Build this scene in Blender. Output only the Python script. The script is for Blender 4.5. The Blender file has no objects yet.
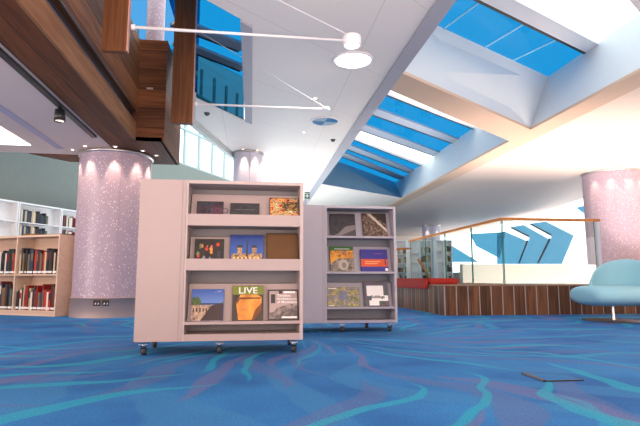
import bpy, bmesh, math, random
from mathutils import Vector, Matrix
random.seed(7)
C = bpy.context.scene.collection
sc = bpy.context.scene
PI = math.pi
R = math.radians
# ------------------------------------------------------------------ camera
F = 510.0
HZ = 66.0
CH = 0.62                                   # lens height over the carpet
PITCH = math.atan(HZ / F)
YAW = -math.atan(68.0 / math.hypot(F, HZ))
cam_d = bpy.data.cameras.new('camera')
cam = bpy.data.objects.new('camera', cam_d)
C.objects.link(cam)
cam_d.sensor_width = 36.0
cam_d.lens = F / 640.0 * 36.0
cam_d.clip_start = 0.05
cam_d.clip_end = 400
cam.matrix_world = (Matrix.Translation((0, 0, CH)) @ Matrix.Rotation(YAW, 4, 'Z')
                    @ Matrix.Rotation(PI / 2 + PITCH, 4, 'X'))
sc.camera = cam
# ------------------------------------------------------------------ world, exposure, large lights
w = bpy.data.worlds.new('sky')
sc.world = w
w.use_nodes = True
bg = w.node_tree.nodes['Background']
bg.inputs[0].default_value = (0.96, 0.97, 1.0, 1)
bg.inputs[1].default_value = 1.7
sc.view_settings.view_transform = 'Standard'
sc.view_settings.look = 'None'
sc.view_settings.gamma = 1.0
sc.view_settings.use_curve_mapping = False
sc.view_settings.exposure = 0.6


def area(name, loc, rot, sx, sy, power, color):
    l = bpy.data.lights.new(name, 'AREA')
    l.shape = 'RECTANGLE'
    l.size = sx
    l.size_y = sy
    l.energy = power
    l.color = color
    o = bpy.data.objects.new(name, l)
    o.location = loc
    o.rotation_euler = rot
    C.objects.link(o)
    return o


area('window_daylight', (1.5, -5.8, 1.7), (R(120), 0, 0), 12, 2.4, 190, (1.0, 0.82, 0.72))  # added fill lamp behind the lens, the back wall has no window
area('floor_bounce_behind', (0.0, -3.0, 0.05), (R(180), 0, 0), 16, 4.8, 1550, (1.0, 0.80, 0.70))  # added unseen up-lamp, brightens the ceiling from behind the lens
area('left_window_daylight', (-12.5, 2.0, 1.2), (R(118), 0, R(-90)), 12, 1.8, 900, (1.0, 0.80, 0.72))  # added warm fill from the left for the low soffit, unseen
area('side_window_daylight', (12.6, 3.0, 1.3), (R(112), 0, R(90)), 9, 2.0, 90, (1.0, 0.80, 0.76))  # unseen fill added at the right for the beige ceiling
area('far_floor_sunlight', (0.2, 17.0, 0.03), (R(180), 0, 0), 4.0, 9.0, 380, (0.92, 1.0, 0.98))  # added up-lamp hidden behind the display units, lifts the far ceiling
area('void_daylight', (8.7, 10.6, -2.6), (R(148), 0, 0), 7.5, 3.6, 760, (1.0, 0.82, 0.74))  # added up-lamp hidden down in the void, warms the right ceiling
area('void_side_daylight', (8.4, 11.0, -1.2), (R(112), 0, R(-28)), 6.5, 2.0, 90, (1.0, 0.98, 0.96))  # added lamp in the void aimed at the lantern and far bookcases


# ------------------------------------------------------------------ pixel ray helper (photograph frame 640 x 426)
def P(px, py, z=None, y=None, x=None):
    """point of the place seen at a photograph pixel on the plane z, y or x (z is height over the floor)"""
    d = cam.matrix_world.to_3x3() @ Vector(((px - 320) / F, (213 - py) / F, -1))
    if z is not None:
        t = (z - CH) / d.z
    elif y is not None:
        t = y / d.y
    else:
        t = x / d.x
    return Vector((0, 0, CH)) + d * t


# ------------------------------------------------------------------ materials
MATS = {}


def mat(name, col, rough=0.6, metal=0.0, emit=None, estr=1.0, spec=0.5, noise=0.0, nscale=8.0, bump=0.0):
    if name in MATS:
        return MATS[name]
    m = bpy.data.materials.new(name)
    m.use_nodes = True
    nt = m.node_tree
    b = nt.nodes['Principled BSDF']
    b.inputs['Base Color'].default_value = (*col, 1)
    b.inputs['Roughness'].default_value = rough
    b.inputs['Metallic'].default_value = metal
    b.inputs['Specular IOR Level'].default_value = spec
    if emit:
        b.inputs['Emission Color'].default_value = (*emit, 1)
        b.inputs['Emission Strength'].default_value = estr
    if noise > 0 or bump > 0:
        tc = nt.nodes.new('ShaderNodeTexCoord')
        n = nt.nodes.new('ShaderNodeTexNoise')
        n.inputs['Scale'].default_value = nscale
        n.inputs['Detail'].default_value = 4
        nt.links.new(tc.outputs['Object'], n.inputs['Vector'])
        if noise > 0:
            r = nt.nodes.new('ShaderNodeValToRGB')
            r.color_ramp.elements[0].position = 0.3
            r.color_ramp.elements[1].position = 0.7
            r.color_ramp.elements[0].color = (*[c * (1 - noise) for c in col], 1)
            r.color_ramp.elements[1].color = (*[min(1, c * (1 + noise)) for c in col], 1)
            nt.links.new(n.outputs['Fac'], r.inputs[0])
            nt.links.new(r.outputs[0], b.inputs['Base Color'])
        if bump > 0:
            bp = nt.nodes.new('ShaderNodeBump')
            bp.inputs['Strength'].default_value = bump
            bp.inputs['Distance'].default_value = 0.01
            nt.links.new(n.outputs['Fac'], bp.inputs['Height'])
            nt.links.new(bp.outputs[0], b.inputs['Normal'])
    MATS[name] = m
    return m


def wood(name, c1, c2, grain='x', plank=None, pw=0.2, line=(0.02, 0.01, 0.005), lw=0.02, rough=0.45, off=0.0):
    """grain: axis along which the grain runs; plank: axis across which the joints repeat"""
    m = bpy.data.materials.new(name)
    m.use_nodes = True
    nt = m.node_tree
    N, L = nt.nodes, nt.links
    b = N['Principled BSDF']
    b.inputs['Roughness'].default_value = rough + .15
    b.inputs['Specular IOR Level'].default_value = .25
    tc = N.new('ShaderNodeTexCoord')
    mp = N.new('ShaderNodeMapping')
    s = {'x': (0.9, 14, 14), 'y': (14, 0.9, 14), 'z': (14, 14, 0.9)}[grain]
    mp.inputs['Scale'].default_value = s
    L.new(tc.outputs['Object'], mp.inputs['Vector'])
    n = N.new('ShaderNodeTexNoise')
    n.inputs['Scale'].default_value = 1.0
    n.inputs['Detail'].default_value = 6
    n.inputs['Distortion'].default_value = 1.2
    L.new(mp.outputs[0], n.inputs['Vector'])
    r = N.new('ShaderNodeValToRGB')
    r.color_ramp.elements[0].position = 0.32
    r.color_ramp.elements[1].position = 0.68
    r.color_ramp.elements[0].color = (*c1, 1)
    r.color_ramp.elements[1].color = (*c2, 1)
    L.new(n.outputs['Fac'], r.inputs[0])
    out = r.outputs[0]
    if plank:
        sx = N.new('ShaderNodeSeparateXYZ')
        L.new(tc.outputs['Object'], sx.inputs[0])
        a = N.new('ShaderNodeMath'); a.operation = 'MULTIPLY_ADD'
        a.inputs[1].default_value = 1.0 / pw
        a.inputs[2].default_value = 100 + off
        L.new(sx.outputs['xyz'.index(plank)], a.inputs[0])
        fl = N.new('ShaderNodeMath'); fl.operation = 'FLOOR'
        L.new(a.outputs[0], fl.inputs[0])
        wn = N.new('ShaderNodeTexWhiteNoise'); wn.noise_dimensions = '1D'
        L.new(fl.outputs[0], wn.inputs['W'])
        mr = N.new('ShaderNodeMapRange')
        mr.inputs['To Min'].default_value = 0.62
        mr.inputs['To Max'].default_value = 1.25
        L.new(wn.outputs['Value'], mr.inputs[0])
        mx = N.new('ShaderNodeVectorMath'); mx.operation = 'SCALE'
        L.new(out, mx.inputs[0]); L.new(mr.outputs[0], mx.inputs['Scale'])
        fr = N.new('ShaderNodeMath'); fr.operation = 'FRACT'
        L.new(a.outputs[0], fr.inputs[0])
        lt = N.new('ShaderNodeMath'); lt.operation = 'LESS_THAN'
        lt.inputs[1].default_value = lw / pw
        L.new(fr.outputs[0], lt.inputs[0])
        mc = N.new('ShaderNodeMix'); mc.data_type = 'RGBA'
        L.new(lt.outputs[0], mc.inputs[0]); L.new(mx.outputs[0], mc.inputs[6])
        mc.inputs[7].default_value = (*line, 1)
        out = mc.outputs[2]
    L.new(out, b.inputs['Base Color'])
    return m


def tint_glass(name, col, gloss=0.08, rough=0.02):
    m = bpy.data.materials.new(name)
    m.use_nodes = True
    nt = m.node_tree
    N, L = nt.nodes, nt.links
    N.remove(N['Principled BSDF'])
    t = N.new('ShaderNodeBsdfTransparent'); t.inputs[0].default_value = (*[c ** .5 for c in col], 1)
    g = N.new('ShaderNodeBsdfGlossy'); g.inputs['Roughness'].default_value = rough
    mx = N.new('ShaderNodeMixShader'); mx.inputs[0].default_value = gloss
    L.new(t.outputs[0], mx.inputs[1]); L.new(g.outputs[0], mx.inputs[2])
    L.new(mx.outputs[0], N['Material Output'].inputs['Surface'])
    return m


def panel_mat(name, col, ax1, w1, ax2=None, w2=1.0, o1=0.0, lw=0.008, k=0.72, rough=0.55):
    """painted board with hairline joints"""
    m = bpy.data.materials.new(name)
    m.use_nodes = True
    nt = m.node_tree
    N, L = nt.nodes, nt.links
    b = N['Principled BSDF']
    b.inputs['Roughness'].default_value = rough
    tc = N.new('ShaderNodeTexCoord')

    def joint(vec, wd, off):
        dt = N.new('ShaderNodeVectorMath'); dt.operation = 'DOT_PRODUCT'
        dt.inputs[1].default_value = vec
        L.new(tc.outputs['Object'], dt.inputs[0])
        a = N.new('ShaderNodeMath'); a.operation = 'MULTIPLY_ADD'
        a.inputs[1].default_value = 1 / wd; a.inputs[2].default_value = 100 + off
        L.new(dt.outputs['Value'], a.inputs[0])
        fr = N.new('ShaderNodeMath'); fr.operation = 'FRACT'
        L.new(a.outputs[0], fr.inputs[0])
        lt = N.new('ShaderNodeMath'); lt.operation = 'LESS_THAN'; lt.inputs[1].default_value = lw / wd
        L.new(fr.outputs[0], lt.inputs[0])
        return lt.outputs[0]
    o = joint(ax1, w1, o1)
    if ax2:
        o2 = joint(ax2, w2, 0.3)
        ad = N.new('ShaderNodeMath'); ad.operation = 'MAXIMUM'
        L.new(o, ad.inputs[0]); L.new(o2, ad.inputs[1])
        o = ad.outputs[0]
    mc = N.new('ShaderNodeMix'); mc.data_type = 'RGBA'
    L.new(o, mc.inputs[0])
    mc.inputs[6].default_value = (*col, 1)
    mc.inputs[7].default_value = (*[c * k for c in col], 1)
    L.new(mc.outputs[2], b.inputs['Base Color'])
    return m


def carpet_mat():
    m = bpy.data.materials.new('patterned_carpet')
    m.use_nodes = True
    nt = m.node_tree
    N, L = nt.nodes, nt.links
    b = N['Principled BSDF']
    b.inputs['Roughness'].default_value = 0.85
    b.inputs['Specular IOR Level'].default_value = 0.25
    tc = N.new('ShaderNodeTexCoord')
    # swirl centred behind the first shelf unit, so the flames run round it
    mp = N.new('ShaderNodeMapping')
    mp.inputs['Location'].default_value = (-0.7, -5.6, 0)
    L.new(tc.outputs['Object'], mp.inputs['Vector'])

    def noise(vec, scale, detail=2, dist=0.0):
        n = N.new('ShaderNodeTexNoise')
        n.inputs['Scale'].default_value = scale
        n.inputs['Detail'].default_value = detail
        n.inputs['Distortion'].default_value = dist
        L.new(vec, n.inputs['Vector'])
        return n
    warp = noise(mp.outputs[0], 0.9, 2)
    sub = N.new('ShaderNodeVectorMath'); sub.operation = 'SUBTRACT'; sub.inputs[1].default_value = (.5, .5, .5)
    L.new(warp.outputs['Color'], sub.inputs[0])
    scl = N.new('ShaderNodeVectorMath'); scl.operation = 'SCALE'; scl.inputs['Scale'].default_value = .55
    L.new(sub.outputs[0], scl.inputs[0])
    add = N.new('ShaderNodeVectorMath'); add.operation = 'ADD'
    L.new(mp.outputs[0], add.inputs[0]); L.new(scl.outputs[0], add.inputs[1])
    sep = N.new('ShaderNodeSeparateXYZ'); L.new(add.outputs[0], sep.inputs[0])
    at = N.new('ShaderNodeMath'); at.operation = 'ARCTAN2'
    ng = N.new('ShaderNodeMath'); ng.operation = 'MULTIPLY'; ng.inputs[1].default_value = -1
    L.new(sep.outputs[1], ng.inputs[0])
    L.new(sep.outputs[0], at.inputs[0]); L.new(ng.outputs[0], at.inputs[1])
    ln = N.new('ShaderNodeVectorMath'); ln.operation = 'LENGTH'; L.new(add.outputs[0], ln.inputs[0])

    def M(op, a, b=None, c=None):
        n = N.new('ShaderNodeMath'); n.operation = op
        for k_, v_ in enumerate((a, b, c)):
            if v_ is None:
                continue
            if isinstance(v_, (int, float)):
                n.inputs[k_].default_value = v_
            else:
                L.new(v_, n.inputs[k_])
        return n.outputs[0]

    def rnd(a, b):
        cx = N.new('ShaderNodeCombineXYZ')
        L.new(a, cx.inputs[0])
        if isinstance(b, (int, float)):
            cx.inputs[1].default_value = b
        else:
            L.new(b, cx.inputs[1])
        wn = N.new('ShaderNodeTexWhiteNoise'); wn.noise_dimensions = '2D'
        L.new(cx.outputs[0], wn.inputs['Vector'])
        return wn.outputs['Value']

    def strokes(na, lr, seed, width, keep):
        """tapered flame strokes running outwards, one per cell"""
        r_ = ln.outputs['Value']
        wob = M('MULTIPLY', M('SINE', M('MULTIPLY_ADD', r_, 2.3, seed)), .55)
        u = M('ADD', M('MULTIPLY_ADD', at.outputs[0], na, 50 + seed * .37), wob)
        iu = M('FLOOR', u)
        du = M('SUBTRACT', M('FRACT', u), .5)
        v = M('ADD', M('MULTIPLY', r_, 1 / lr), M('MULTIPLY', rnd(iu, seed), 5.0))
        iv = M('FLOOR', v); fv = M('FRACT', v)
        q = rnd(iu, M('ADD', iv, seed))
        bend = M('MULTIPLY', M('SINE', M('MULTIPLY_ADD', fv, 5.2, M('MULTIPLY', q, 6.28))), .20)
        tap = M('POWER', M('SINE', M('MULTIPLY', fv, PI)), .8)
        wd = M('MULTIPLY', tap, M('MULTIPLY_ADD', q, width * .6, width * .5))
        d = M('SUBTRACT', wd, M('ABSOLUTE', M('SUBTRACT', du, bend)))
        mr = N.new('ShaderNodeMapRange')
        mr.inputs['From Min'].default_value = 0.0
        mr.inputs['From Max'].default_value = 0.035
        L.new(d, mr.inputs[0])
        return M('MULTIPLY', mr.outputs[0], M('LESS_THAN', q, keep))

    def mixc(fac, a, bcol, k):
        f = N.new('ShaderNodeMath'); f.operation = 'MULTIPLY'; f.inputs[1].default_value = k
        L.new(fac, f.inputs[0])
        mc = N.new('ShaderNodeMix'); mc.data_type = 'RGBA'
        L.new(f.outputs[0], mc.inputs[0]); L.new(a, mc.inputs[6])
        mc.inputs[7].default_value = (*bcol, 1)
        return mc.outputs[2]
    fine = noise(tc.outputs['Object'], 90, 3)
    big = noise(tc.outputs['Object'], 1.3, 3)
    r = N.new('ShaderNodeValToRGB')
    r.color_ramp.elements[0].color = (0.010, 0.10, 0.31, 1)
    r.color_ramp.elements[1].color = (0.020, 0.17, 0.43, 1)
    r.color_ramp.elements[0].position = .35
    r.color_ramp.elements[1].position = .65
    L.new(big.outputs['Fac'], r.inputs[0])
    c = r.outputs[0]
    c = mixc(strokes(3.6, 2.2, 3.0, .36, .8), c, (0.03, 0.18, 0.40), .55)
    c = mixc(strokes(4.2, 2.0, 11.0, .26, .8), c, (0.07, 0.125, 0.30), .6)
    c = mixc(strokes(4.6, 1.8, 23.0, .24, .6), c, (0.11, 0.125, 0.28), .62)
    c = mixc(strokes(5.0, 1.7, 37.0, .17, .75), c, (0.01, 0.30, 0.43), .68)
    c = mixc(strokes(3.9, 2.0, 54.0, .18, .5), c, (0.02, 0.27, 0.44), .55)
    mr = N.new('ShaderNodeMapRange')
    mr.inputs['From Min'].default_value = .3; mr.inputs['From Max'].default_value = .7
    mr.inputs['To Min'].default_value = 0.75; mr.inputs['To Max'].default_value = 1.25
    L.new(fine.outputs['Fac'], mr.inputs[0])
    sc2 = N.new('ShaderNodeVectorMath'); sc2.operation = 'SCALE'
    L.new(c, sc2.inputs[0]); L.new(mr.outputs[0], sc2.inputs['Scale'])
    L.new(sc2.outputs[0], b.inputs['Base Color'])
    bp = N.new('ShaderNodeBump'); bp.inputs['Strength'].default_value = .35; bp.inputs['Distance'].default_value = .004
    L.new(fine.outputs['Fac'], bp.inputs['Height']); L.new(bp.outputs[0], b.inputs['Normal'])
    return m


def sparkle_mat(name, col):
    """lavender column cladding with small white flecks"""
    m = bpy.data.materials.new(name)
    m.use_nodes = True
    nt = m.node_tree
    N, L = nt.nodes, nt.links
    b = N['Principled BSDF']
    b.inputs['Roughness'].default_value = 0.38
    tc = N.new('ShaderNodeTexCoord')
    mp = N.new('ShaderNodeMapping'); mp.inputs['Scale'].default_value = (1.5, 1.5, 1.0)
    L.new(tc.outputs['Object'], mp.inputs[0])
    v = N.new('ShaderNodeTexVoronoi'); v.inputs['Scale'].default_value = 27
    L.new(mp.outputs[0], v.inputs['Vector'])
    sp = N.new('ShaderNodeSeparateColor'); L.new(v.outputs['Color'], sp.inputs[0])
    th = N.new('ShaderNodeMath'); th.operation = 'MULTIPLY_ADD'; th.inputs[1].default_value = .22; th.inputs[2].default_value = .07
    L.new(sp.outputs[0], th.inputs[0])
    lt = N.new('ShaderNodeMath'); lt.operation = 'LESS_THAN'
    L.new(v.outputs['Distance'], lt.inputs[0]); L.new(th.outputs[0], lt.inputs[1])
    mc = N.new('ShaderNodeMix'); mc.data_type = 'RGBA'
    L.new(lt.outputs[0], mc.inputs[0])
    mc.inputs[6].default_value = (*col, 1)
    mc.inputs[7].default_value = (0.95, 0.86, 0.90, 1)
    L.new(mc.outputs[2], b.inputs['Base Color'])
    return m


def art_mat(name, cols, scale=6.0, detail=3.0, rough=0.35, kind='noise'):
    m = bpy.data.materials.new(name)
    m.use_nodes = True
    nt = m.node_tree
    N, L = nt.nodes, nt.links
    b = N['Principled BSDF']
    b.inputs['Roughness'].default_value = rough
    tc = N.new('ShaderNodeTexCoord')
    if kind == 'noise':
        n = N.new('ShaderNodeTexNoise')
        n.inputs['Scale'].default_value = scale
        n.inputs['Detail'].default_value = detail
        n.inputs['Distortion'].default_value = .6
        L.new(tc.outputs['Object'], n.inputs['Vector'])
        f = n.outputs['Fac']
    else:                                     # vertical blend of printed colours (a printed sky)
        s = N.new('ShaderNodeSeparateXYZ'); L.new(tc.outputs['Object'], s.inputs[0])
        mr = N.new('ShaderNodeMapRange')
        mr.inputs['From Min'].default_value = 0.0; mr.inputs['From Max'].default_value = scale
        L.new(s.outputs[2], mr.inputs[0]); f = mr.outputs[0]
    r = N.new('ShaderNodeValToRGB')
    k = len(cols)
    lo, hi = (0.34, 0.66) if kind == 'noise' else (0.0, 1.0)
    while len(r.color_ramp.elements) < k:
        r.color_ramp.elements.new(0.5)
    for i, c in enumerate(cols):
        r.color_ramp.elements[i].position = lo + (hi - lo) * i / (k - 1)
        r.color_ramp.elements[i].color = (*c, 1)
    L.new(f, r.inputs[0]); L.new(r.outputs[0], b.inputs['Base Color'])
    return m


def srgb(r, g, b):
    return tuple(((c / 255) / 12.92 if c / 255 <= .04045 else ((c / 255 + .055) / 1.055) ** 2.4) for c in (r, g, b))


# ------------------------------------------------------------------ mesh helpers
WL = {}                                        # world location of empties and parts built from world coordinates


class MB:
    def __init__(s):
        s.bm = bmesh.new(); s.mi = 0

    def _f(s, fs):
        for f in fs:
            f.material_index = s.mi

    def box(s, x0, x1, y0, y1, z0, z1, bev=0.0):
        vs = [s.bm.verts.new(p) for p in ((x0, y0, z0), (x1, y0, z0), (x1, y1, z0), (x0, y1, z0),
                                          (x0, y0, z1), (x1, y0, z1), (x1, y1, z1), (x0, y1, z1))]
        fs = [s.bm.faces.new([vs[i] for i in q]) for q in
              ((3, 2, 1, 0), (4, 5, 6, 7), (0, 1, 5, 4), (1, 2, 6, 5), (2, 3, 7, 6), (3, 0, 4, 7))]
        s._f(fs)
        if bev:
            es = list({e for f in fs for e in f.edges})
            r = bmesh.ops.bevel(s.bm, geom=es, offset=bev, segments=2, affect='EDGES')
            s._f(r['faces'])
        return s

    def prism(s, pts, off):
        """closed slab: polygon pts extruded by the vector off"""
        off = Vector(off)
        a = [s.bm.verts.new(p) for p in pts]
        b = [s.bm.verts.new(Vector(p) + off) for p in pts]
        n = len(pts)
        fs = [s.bm.faces.new(a), s.bm.faces.new(list(reversed(b)))]
        for i in range(n):
            j = (i + 1) % n
            fs.append(s.bm.faces.new((a[j], a[i], b[i], b[j])))
        s._f(fs)
        bmesh.ops.recalc_face_normals(s.bm, faces=fs)
        return s

    def hflat(s, poly, z0, z1):
        return s.flat([hm(*p) for p in poly], z0, z1)

    def flat(s, poly, z0, z1):
        return s.prism([(p[0], p[1], z0) for p in poly], (0, 0, z1 - z0))

    def quad(s, *pts):
        f = s.bm.faces.new([s.bm.verts.new(p) for p in pts]); s._f([f]); return s

    def tube(s, p0, p1, r0, r1=None, n=16, caps=True):
        p0, p1 = Vector(p0), Vector(p1)
        r1 = r0 if r1 is None else r1
        d = (p1 - p0).normalized()
        u = d.orthogonal().normalized(); v = d.cross(u)
        A = [s.bm.verts.new(p0 + (u * math.cos(2 * PI * i / n) + v * math.sin(2 * PI * i / n)) * r0) for i in range(n)]
        B = [s.bm.verts.new(p1 + (u * math.cos(2 * PI * i / n) + v * math.sin(2 * PI * i / n)) * r1) for i in range(n)]
        fs = []
        for i in range(n):
            j = (i + 1) % n
            f = s.bm.faces.new((A[i], A[j], B[j], B[i])); f.smooth = True; fs.append(f)
        if caps:
            fs.append(s.bm.faces.new(list(reversed(A)))); fs.append(s.bm.faces.new(B))
        s._f(fs)
        return s

    def bar(s, p0, p1, wd, ht, up=(0, 0, 1)):
        """rectangular bar from p0 to p1"""
        p0, p1 = Vector(p0), Vector(p1)
        d = (p1 - p0).normalized()
        side = d.cross(Vector(up)).normalized() * wd / 2
        u = side.cross(d).normalized() * ht / 2
        q = [p0 - side - u, p0 + side - u, p0 + side + u, p0 - side + u]
        return s.prism(q, p1 - p0)

    def lathe(s, prof, cx=0, cy=0, n=48, sm=True):
        rings = []
        for r, z in prof:
            rings.append([s.bm.verts.new((cx + r * math.cos(2 * PI * i / n), cy + r * math.sin(2 * PI * i / n), z))
                          for i in range(n)] if r > 1e-6 else [s.bm.verts.new((cx, cy, z))])
        fs = []
        for a, b in zip(rings, rings[1:]):
            for i in range(n):
                j = (i + 1) % n
                if len(a) == 1 and len(b) == 1:
                    continue
                if len(a) == 1:
                    q = (a[0], b[j], b[i])
                elif len(b) == 1:
                    q = (a[i], a[j], b[0])
                else:
                    q = (a[i], a[j], b[j], b[i])
                f = s.bm.faces.new(q); f.smooth = sm; fs.append(f)
        s._f(fs)
        return s

    def build(s, name, mats, parent=None, local=False, sub=0):
        if not isinstance(mats, (list, tuple)):
            mats = [mats]
        me = bpy.data.meshes.new(name)
        if parent is not None and not local:
            off = WL[parent.name]
            bmesh.ops.translate(s.bm, verts=s.bm.verts, vec=-off)
        s.bm.normal_update()
        s.bm.to_mesh(me); s.bm.free()
        for m in mats:
            me.materials.append(m)
        o = bpy.data.objects.new(name, me)
        C.objects.link(o)
        if parent is not None:
            o.parent = parent
            WL[o.name] = WL.get(parent.name, Vector())
        else:
            WL[o.name] = Vector()
        if sub:
            md = o.modifiers.new('smooth', 'SUBSURF'); md.levels = sub; md.render_levels = sub
            for p in me.polygons:
                p.use_smooth = True
        return o


def tag(o, label, cat, group=None):
    o['label'] = label; o['category'] = cat
    if group:
        o['group'] = group
    return o


def thing(name, label, cat, loc=(0, 0, 0), rz=0.0, group=None):
    o = bpy.data.objects.new(name, None)
    C.objects.link(o)
    o.empty_display_size = .1
    o.location = loc; o.rotation_euler = (0, 0, rz)
    WL[o.name] = Vector(loc)
    return tag(o, label, cat, group)


def struct(o):
    o['kind'] = 'structure'; return o


def text_mesh(name, s, size, m, parent, loc, rot=(PI / 2, 0, 0), ext=0.0004, align='LEFT', xs=1.0, bold=0.0):
    cu = bpy.data.curves.new(name, 'FONT')
    cu.body = s; cu.size = size; cu.extrude = ext; cu.align_x = align; cu.offset = bold
    cu.resolution_u = 2
    t = bpy.data.objects.new(name + '_tmp', cu)
    C.objects.link(t)
    dg = bpy.context.evaluated_depsgraph_get()
    me = bpy.data.meshes.new_from_object(t.evaluated_get(dg))
    bpy.data.objects.remove(t)
    me.name = name
    me.materials.clear(); me.materials.append(m)
    o = bpy.data.objects.new(name, me)
    C.objects.link(o)
    o.parent = parent; o.location = loc; o.rotation_euler = rot; o.scale = (xs, 1, 1)
    return o


# ------------------------------------------------------------------ shared materials
M_white = mat('white_paint', srgb(226, 222, 222), .5)
M_lam = mat('pale_laminate', (0.40, 0.325, 0.315), .45)
M_lam2 = mat('pale_laminate_edge', (0.46, 0.385, 0.375), .45)
M_lamin = mat('grey_laminate', (0.25, 0.23, 0.24), .5)
M_chrome = mat('chrome', (.7, .7, .72), .2, 1.0)
M_steel = mat('brushed_steel', (.62, .58, .56), .32, .9)
M_black = mat('black_plastic', (.012, .012, .013), .4)
M_rubber = mat('dark_rubber', (.03, .03, .032), .6)
M_lampwhite = mat('white_metal', (.85, .82, .82), .35)
M_glow = mat('lamp_glow', (1, 1, 1), .5, emit=(1.0, .93, .86), estr=5)
M_glowwarm = mat('warm_lamp_glow', (1, .9, .8), .5, emit=(1.0, .74, .52), estr=7)
M_blue = tint_glass('blue_glass', (0.004, 0.135, 0.30), .04)
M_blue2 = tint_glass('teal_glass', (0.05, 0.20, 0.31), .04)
M_clear = tint_glass('clear_glass', (0.82, 0.94, 0.93), .06)
M_sky = tint_glass('skylight_clear_glass', (0.9, 0.96, 0.97), .04)
M_teal = tint_glass('deep_teal_glass', (0.012, 0.075, 0.13), .05)  # end wall of the left opening, the blue light on it put into the tint
M_edge = mat('green_glass_edge', (.02, .16, .14), .15)
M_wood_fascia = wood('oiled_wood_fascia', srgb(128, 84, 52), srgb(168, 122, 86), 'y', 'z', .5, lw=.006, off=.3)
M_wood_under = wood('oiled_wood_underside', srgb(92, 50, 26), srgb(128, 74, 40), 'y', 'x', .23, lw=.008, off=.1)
M_wood_face = wood('oiled_wood_planks', srgb(104, 62, 34), srgb(146, 96, 58), 'y', 'z', .32, lw=.012, off=.4)
M_wood_x = wood('oiled_wood_cross_planks', srgb(92, 50, 26), srgb(132, 80, 46), 'x', 'z', .32, lw=.012, off=.4)
M_wood_v = wood('oiled_wood_upright', srgb(84, 48, 24), srgb(112, 70, 40), 'z')
M_bench_f = wood('walnut_strips_front', srgb(66, 42, 28), srgb(120, 80, 54), 'z', 'x', .21, (.33, .29, .27), .016)
M_bench_s = wood('walnut_strips_side', srgb(82, 58, 44), srgb(128, 96, 76), 'z', 'y', .26, (.33, .29, .27), .016)
M_rail = wood('honey_wood', srgb(168, 104, 48), srgb(204, 138, 72), 'y', rough=.35)
M_bcase = wood('maple_shelf', srgb(214, 184, 160), srgb(226, 198, 176), 'x', rough=.5)
M_bcaseW = mat('white_shelf_metal', srgb(240, 242, 242), .5)
M_ceil = panel_mat('white_ceiling_board', srgb(234, 224, 216), (-.64, .77, 0), 1.55, (1, 0, 0), 2.03, .15)
M_ceil_b = panel_mat('beige_ceiling_board', srgb(226, 205, 190), (-.64, .77, 0), 3.4, (1, 0, 0), 4.1, .55)
M_soff = mat('soffit_paint', srgb(226, 202, 192), .6)
M_rib = mat('grey_rib_paint', srgb(168, 166, 174), .55)
M_band = mat('tan_band_paint', srgb(206, 176, 152), .55)
M_col = sparkle_mat('lavender_fleck_cladding', srgb(170, 152, 166))
M_sage = mat('sage_wall_paint', srgb(112, 122, 117), .8, noise=.03)

ZS = 2.80                                     # underside of the left soffit and the wooden bulkhead
ZC = 3.72                                     # underside of the main ceiling
ZT = 4.75                                     # glazing level of the roof wells



def hm(x, y):
    """survey coordinates (distance from the lens, offset from the vanishing axis) to the building grid"""
    return (.9914 * x, 1.0087 * y - .1311 * x)


# ------------------------------------------------------------------ floor
m = MB(); m.flat([(-14, -6), (13, -6), (13, 8.8), (4.62, 8.8), (4.62, 14), (13, 14), (13, 36), (-14, 36)], -.2, 0)
struct(m.build('floor', carpet_mat()))
m = MB(); m.box(4.62, 13, 8.8, 14, -3.6, -3.5)
struct(m.build('floor_lower', mat('lower_floor', srgb(190, 185, 180), .6)))

# ------------------------------------------------------------------ ceiling


def Cp(x, y):
    v = P(x, y, z=ZC); return (v.x, v.y)


XL, XR, XM = 2.20, 5.68, 6.15
w1n = (XL, 3.47), (XR, 5.97)                  # near edge of first well
w1f = (XL, 7.12), (XR, 9.61)
w2n = (XL, 7.82), (XR, 10.50)                 # second well
w2f = (XL, 16.40), (XR, 18.9)
T = .02
m = MB()
m.flat([(-.05, -6), (1.99, -6), (1.99, 36), (-.05, 36)], ZC, ZC + T)
m.flat([(-1.15, -6), (-.05, -6), (-.05, 6.0), (-.56, 5.48), (-1.15, 4.9)], ZC, ZC + T)
m.flat([(-1.05, 8.60), (-.19, 9.84), (-.05, 10.0), (-.05, 14.6), (-.59, 12.44), (-1.21, 9.98)], ZC, ZC + T)
m.flat([(XL, -6), (XR, -6), w1n[1], w1n[0]], ZC, ZC + T)
m.flat([w2f[0], w2f[1], (XR, 36), (XL, 36)], ZC, ZC + T)
struct(m.build('ceiling_main', M_ceil))
m = MB(); m.flat([(XM, -6), (12.6, -6), (12.6, 17.7), (13.75, 23.8), (14.5, 36), (XM, 36)], ZC, ZC + T)
struct(m.build('ceiling_right', M_ceil_b))
m = MB(); m.flat([(1.99, -6), (XL, -6), (XL, 36), (1.99, 36)], ZC - .03, ZC + T)
struct(m.build('trim_1', M_rib))
m = MB(); m.flat([(XR, -6), (XM, -6), (XM, 36), (XR, 36)], ZC - .03, ZC + T)
m.flat([w1f[0], w1f[1], w2n[1], w2n[0]], ZC - .03, ZC + T)
struct(m.build('trim_2', M_band))
m = MB(); m.flat([(-.19, 5.86), (-.05, 6.0), (-.05, 10.0), (-.19, 9.84)], ZC - .03, ZC + T)
struct(m.build('trim_3', M_rib))

# wells: slanted side walls from the ceiling up to the glazing
M_well = mat('well_white_paint', srgb(205, 212, 216), .6)
M_wellcool = mat('well_board', srgb(205, 222, 230), .6)


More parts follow.
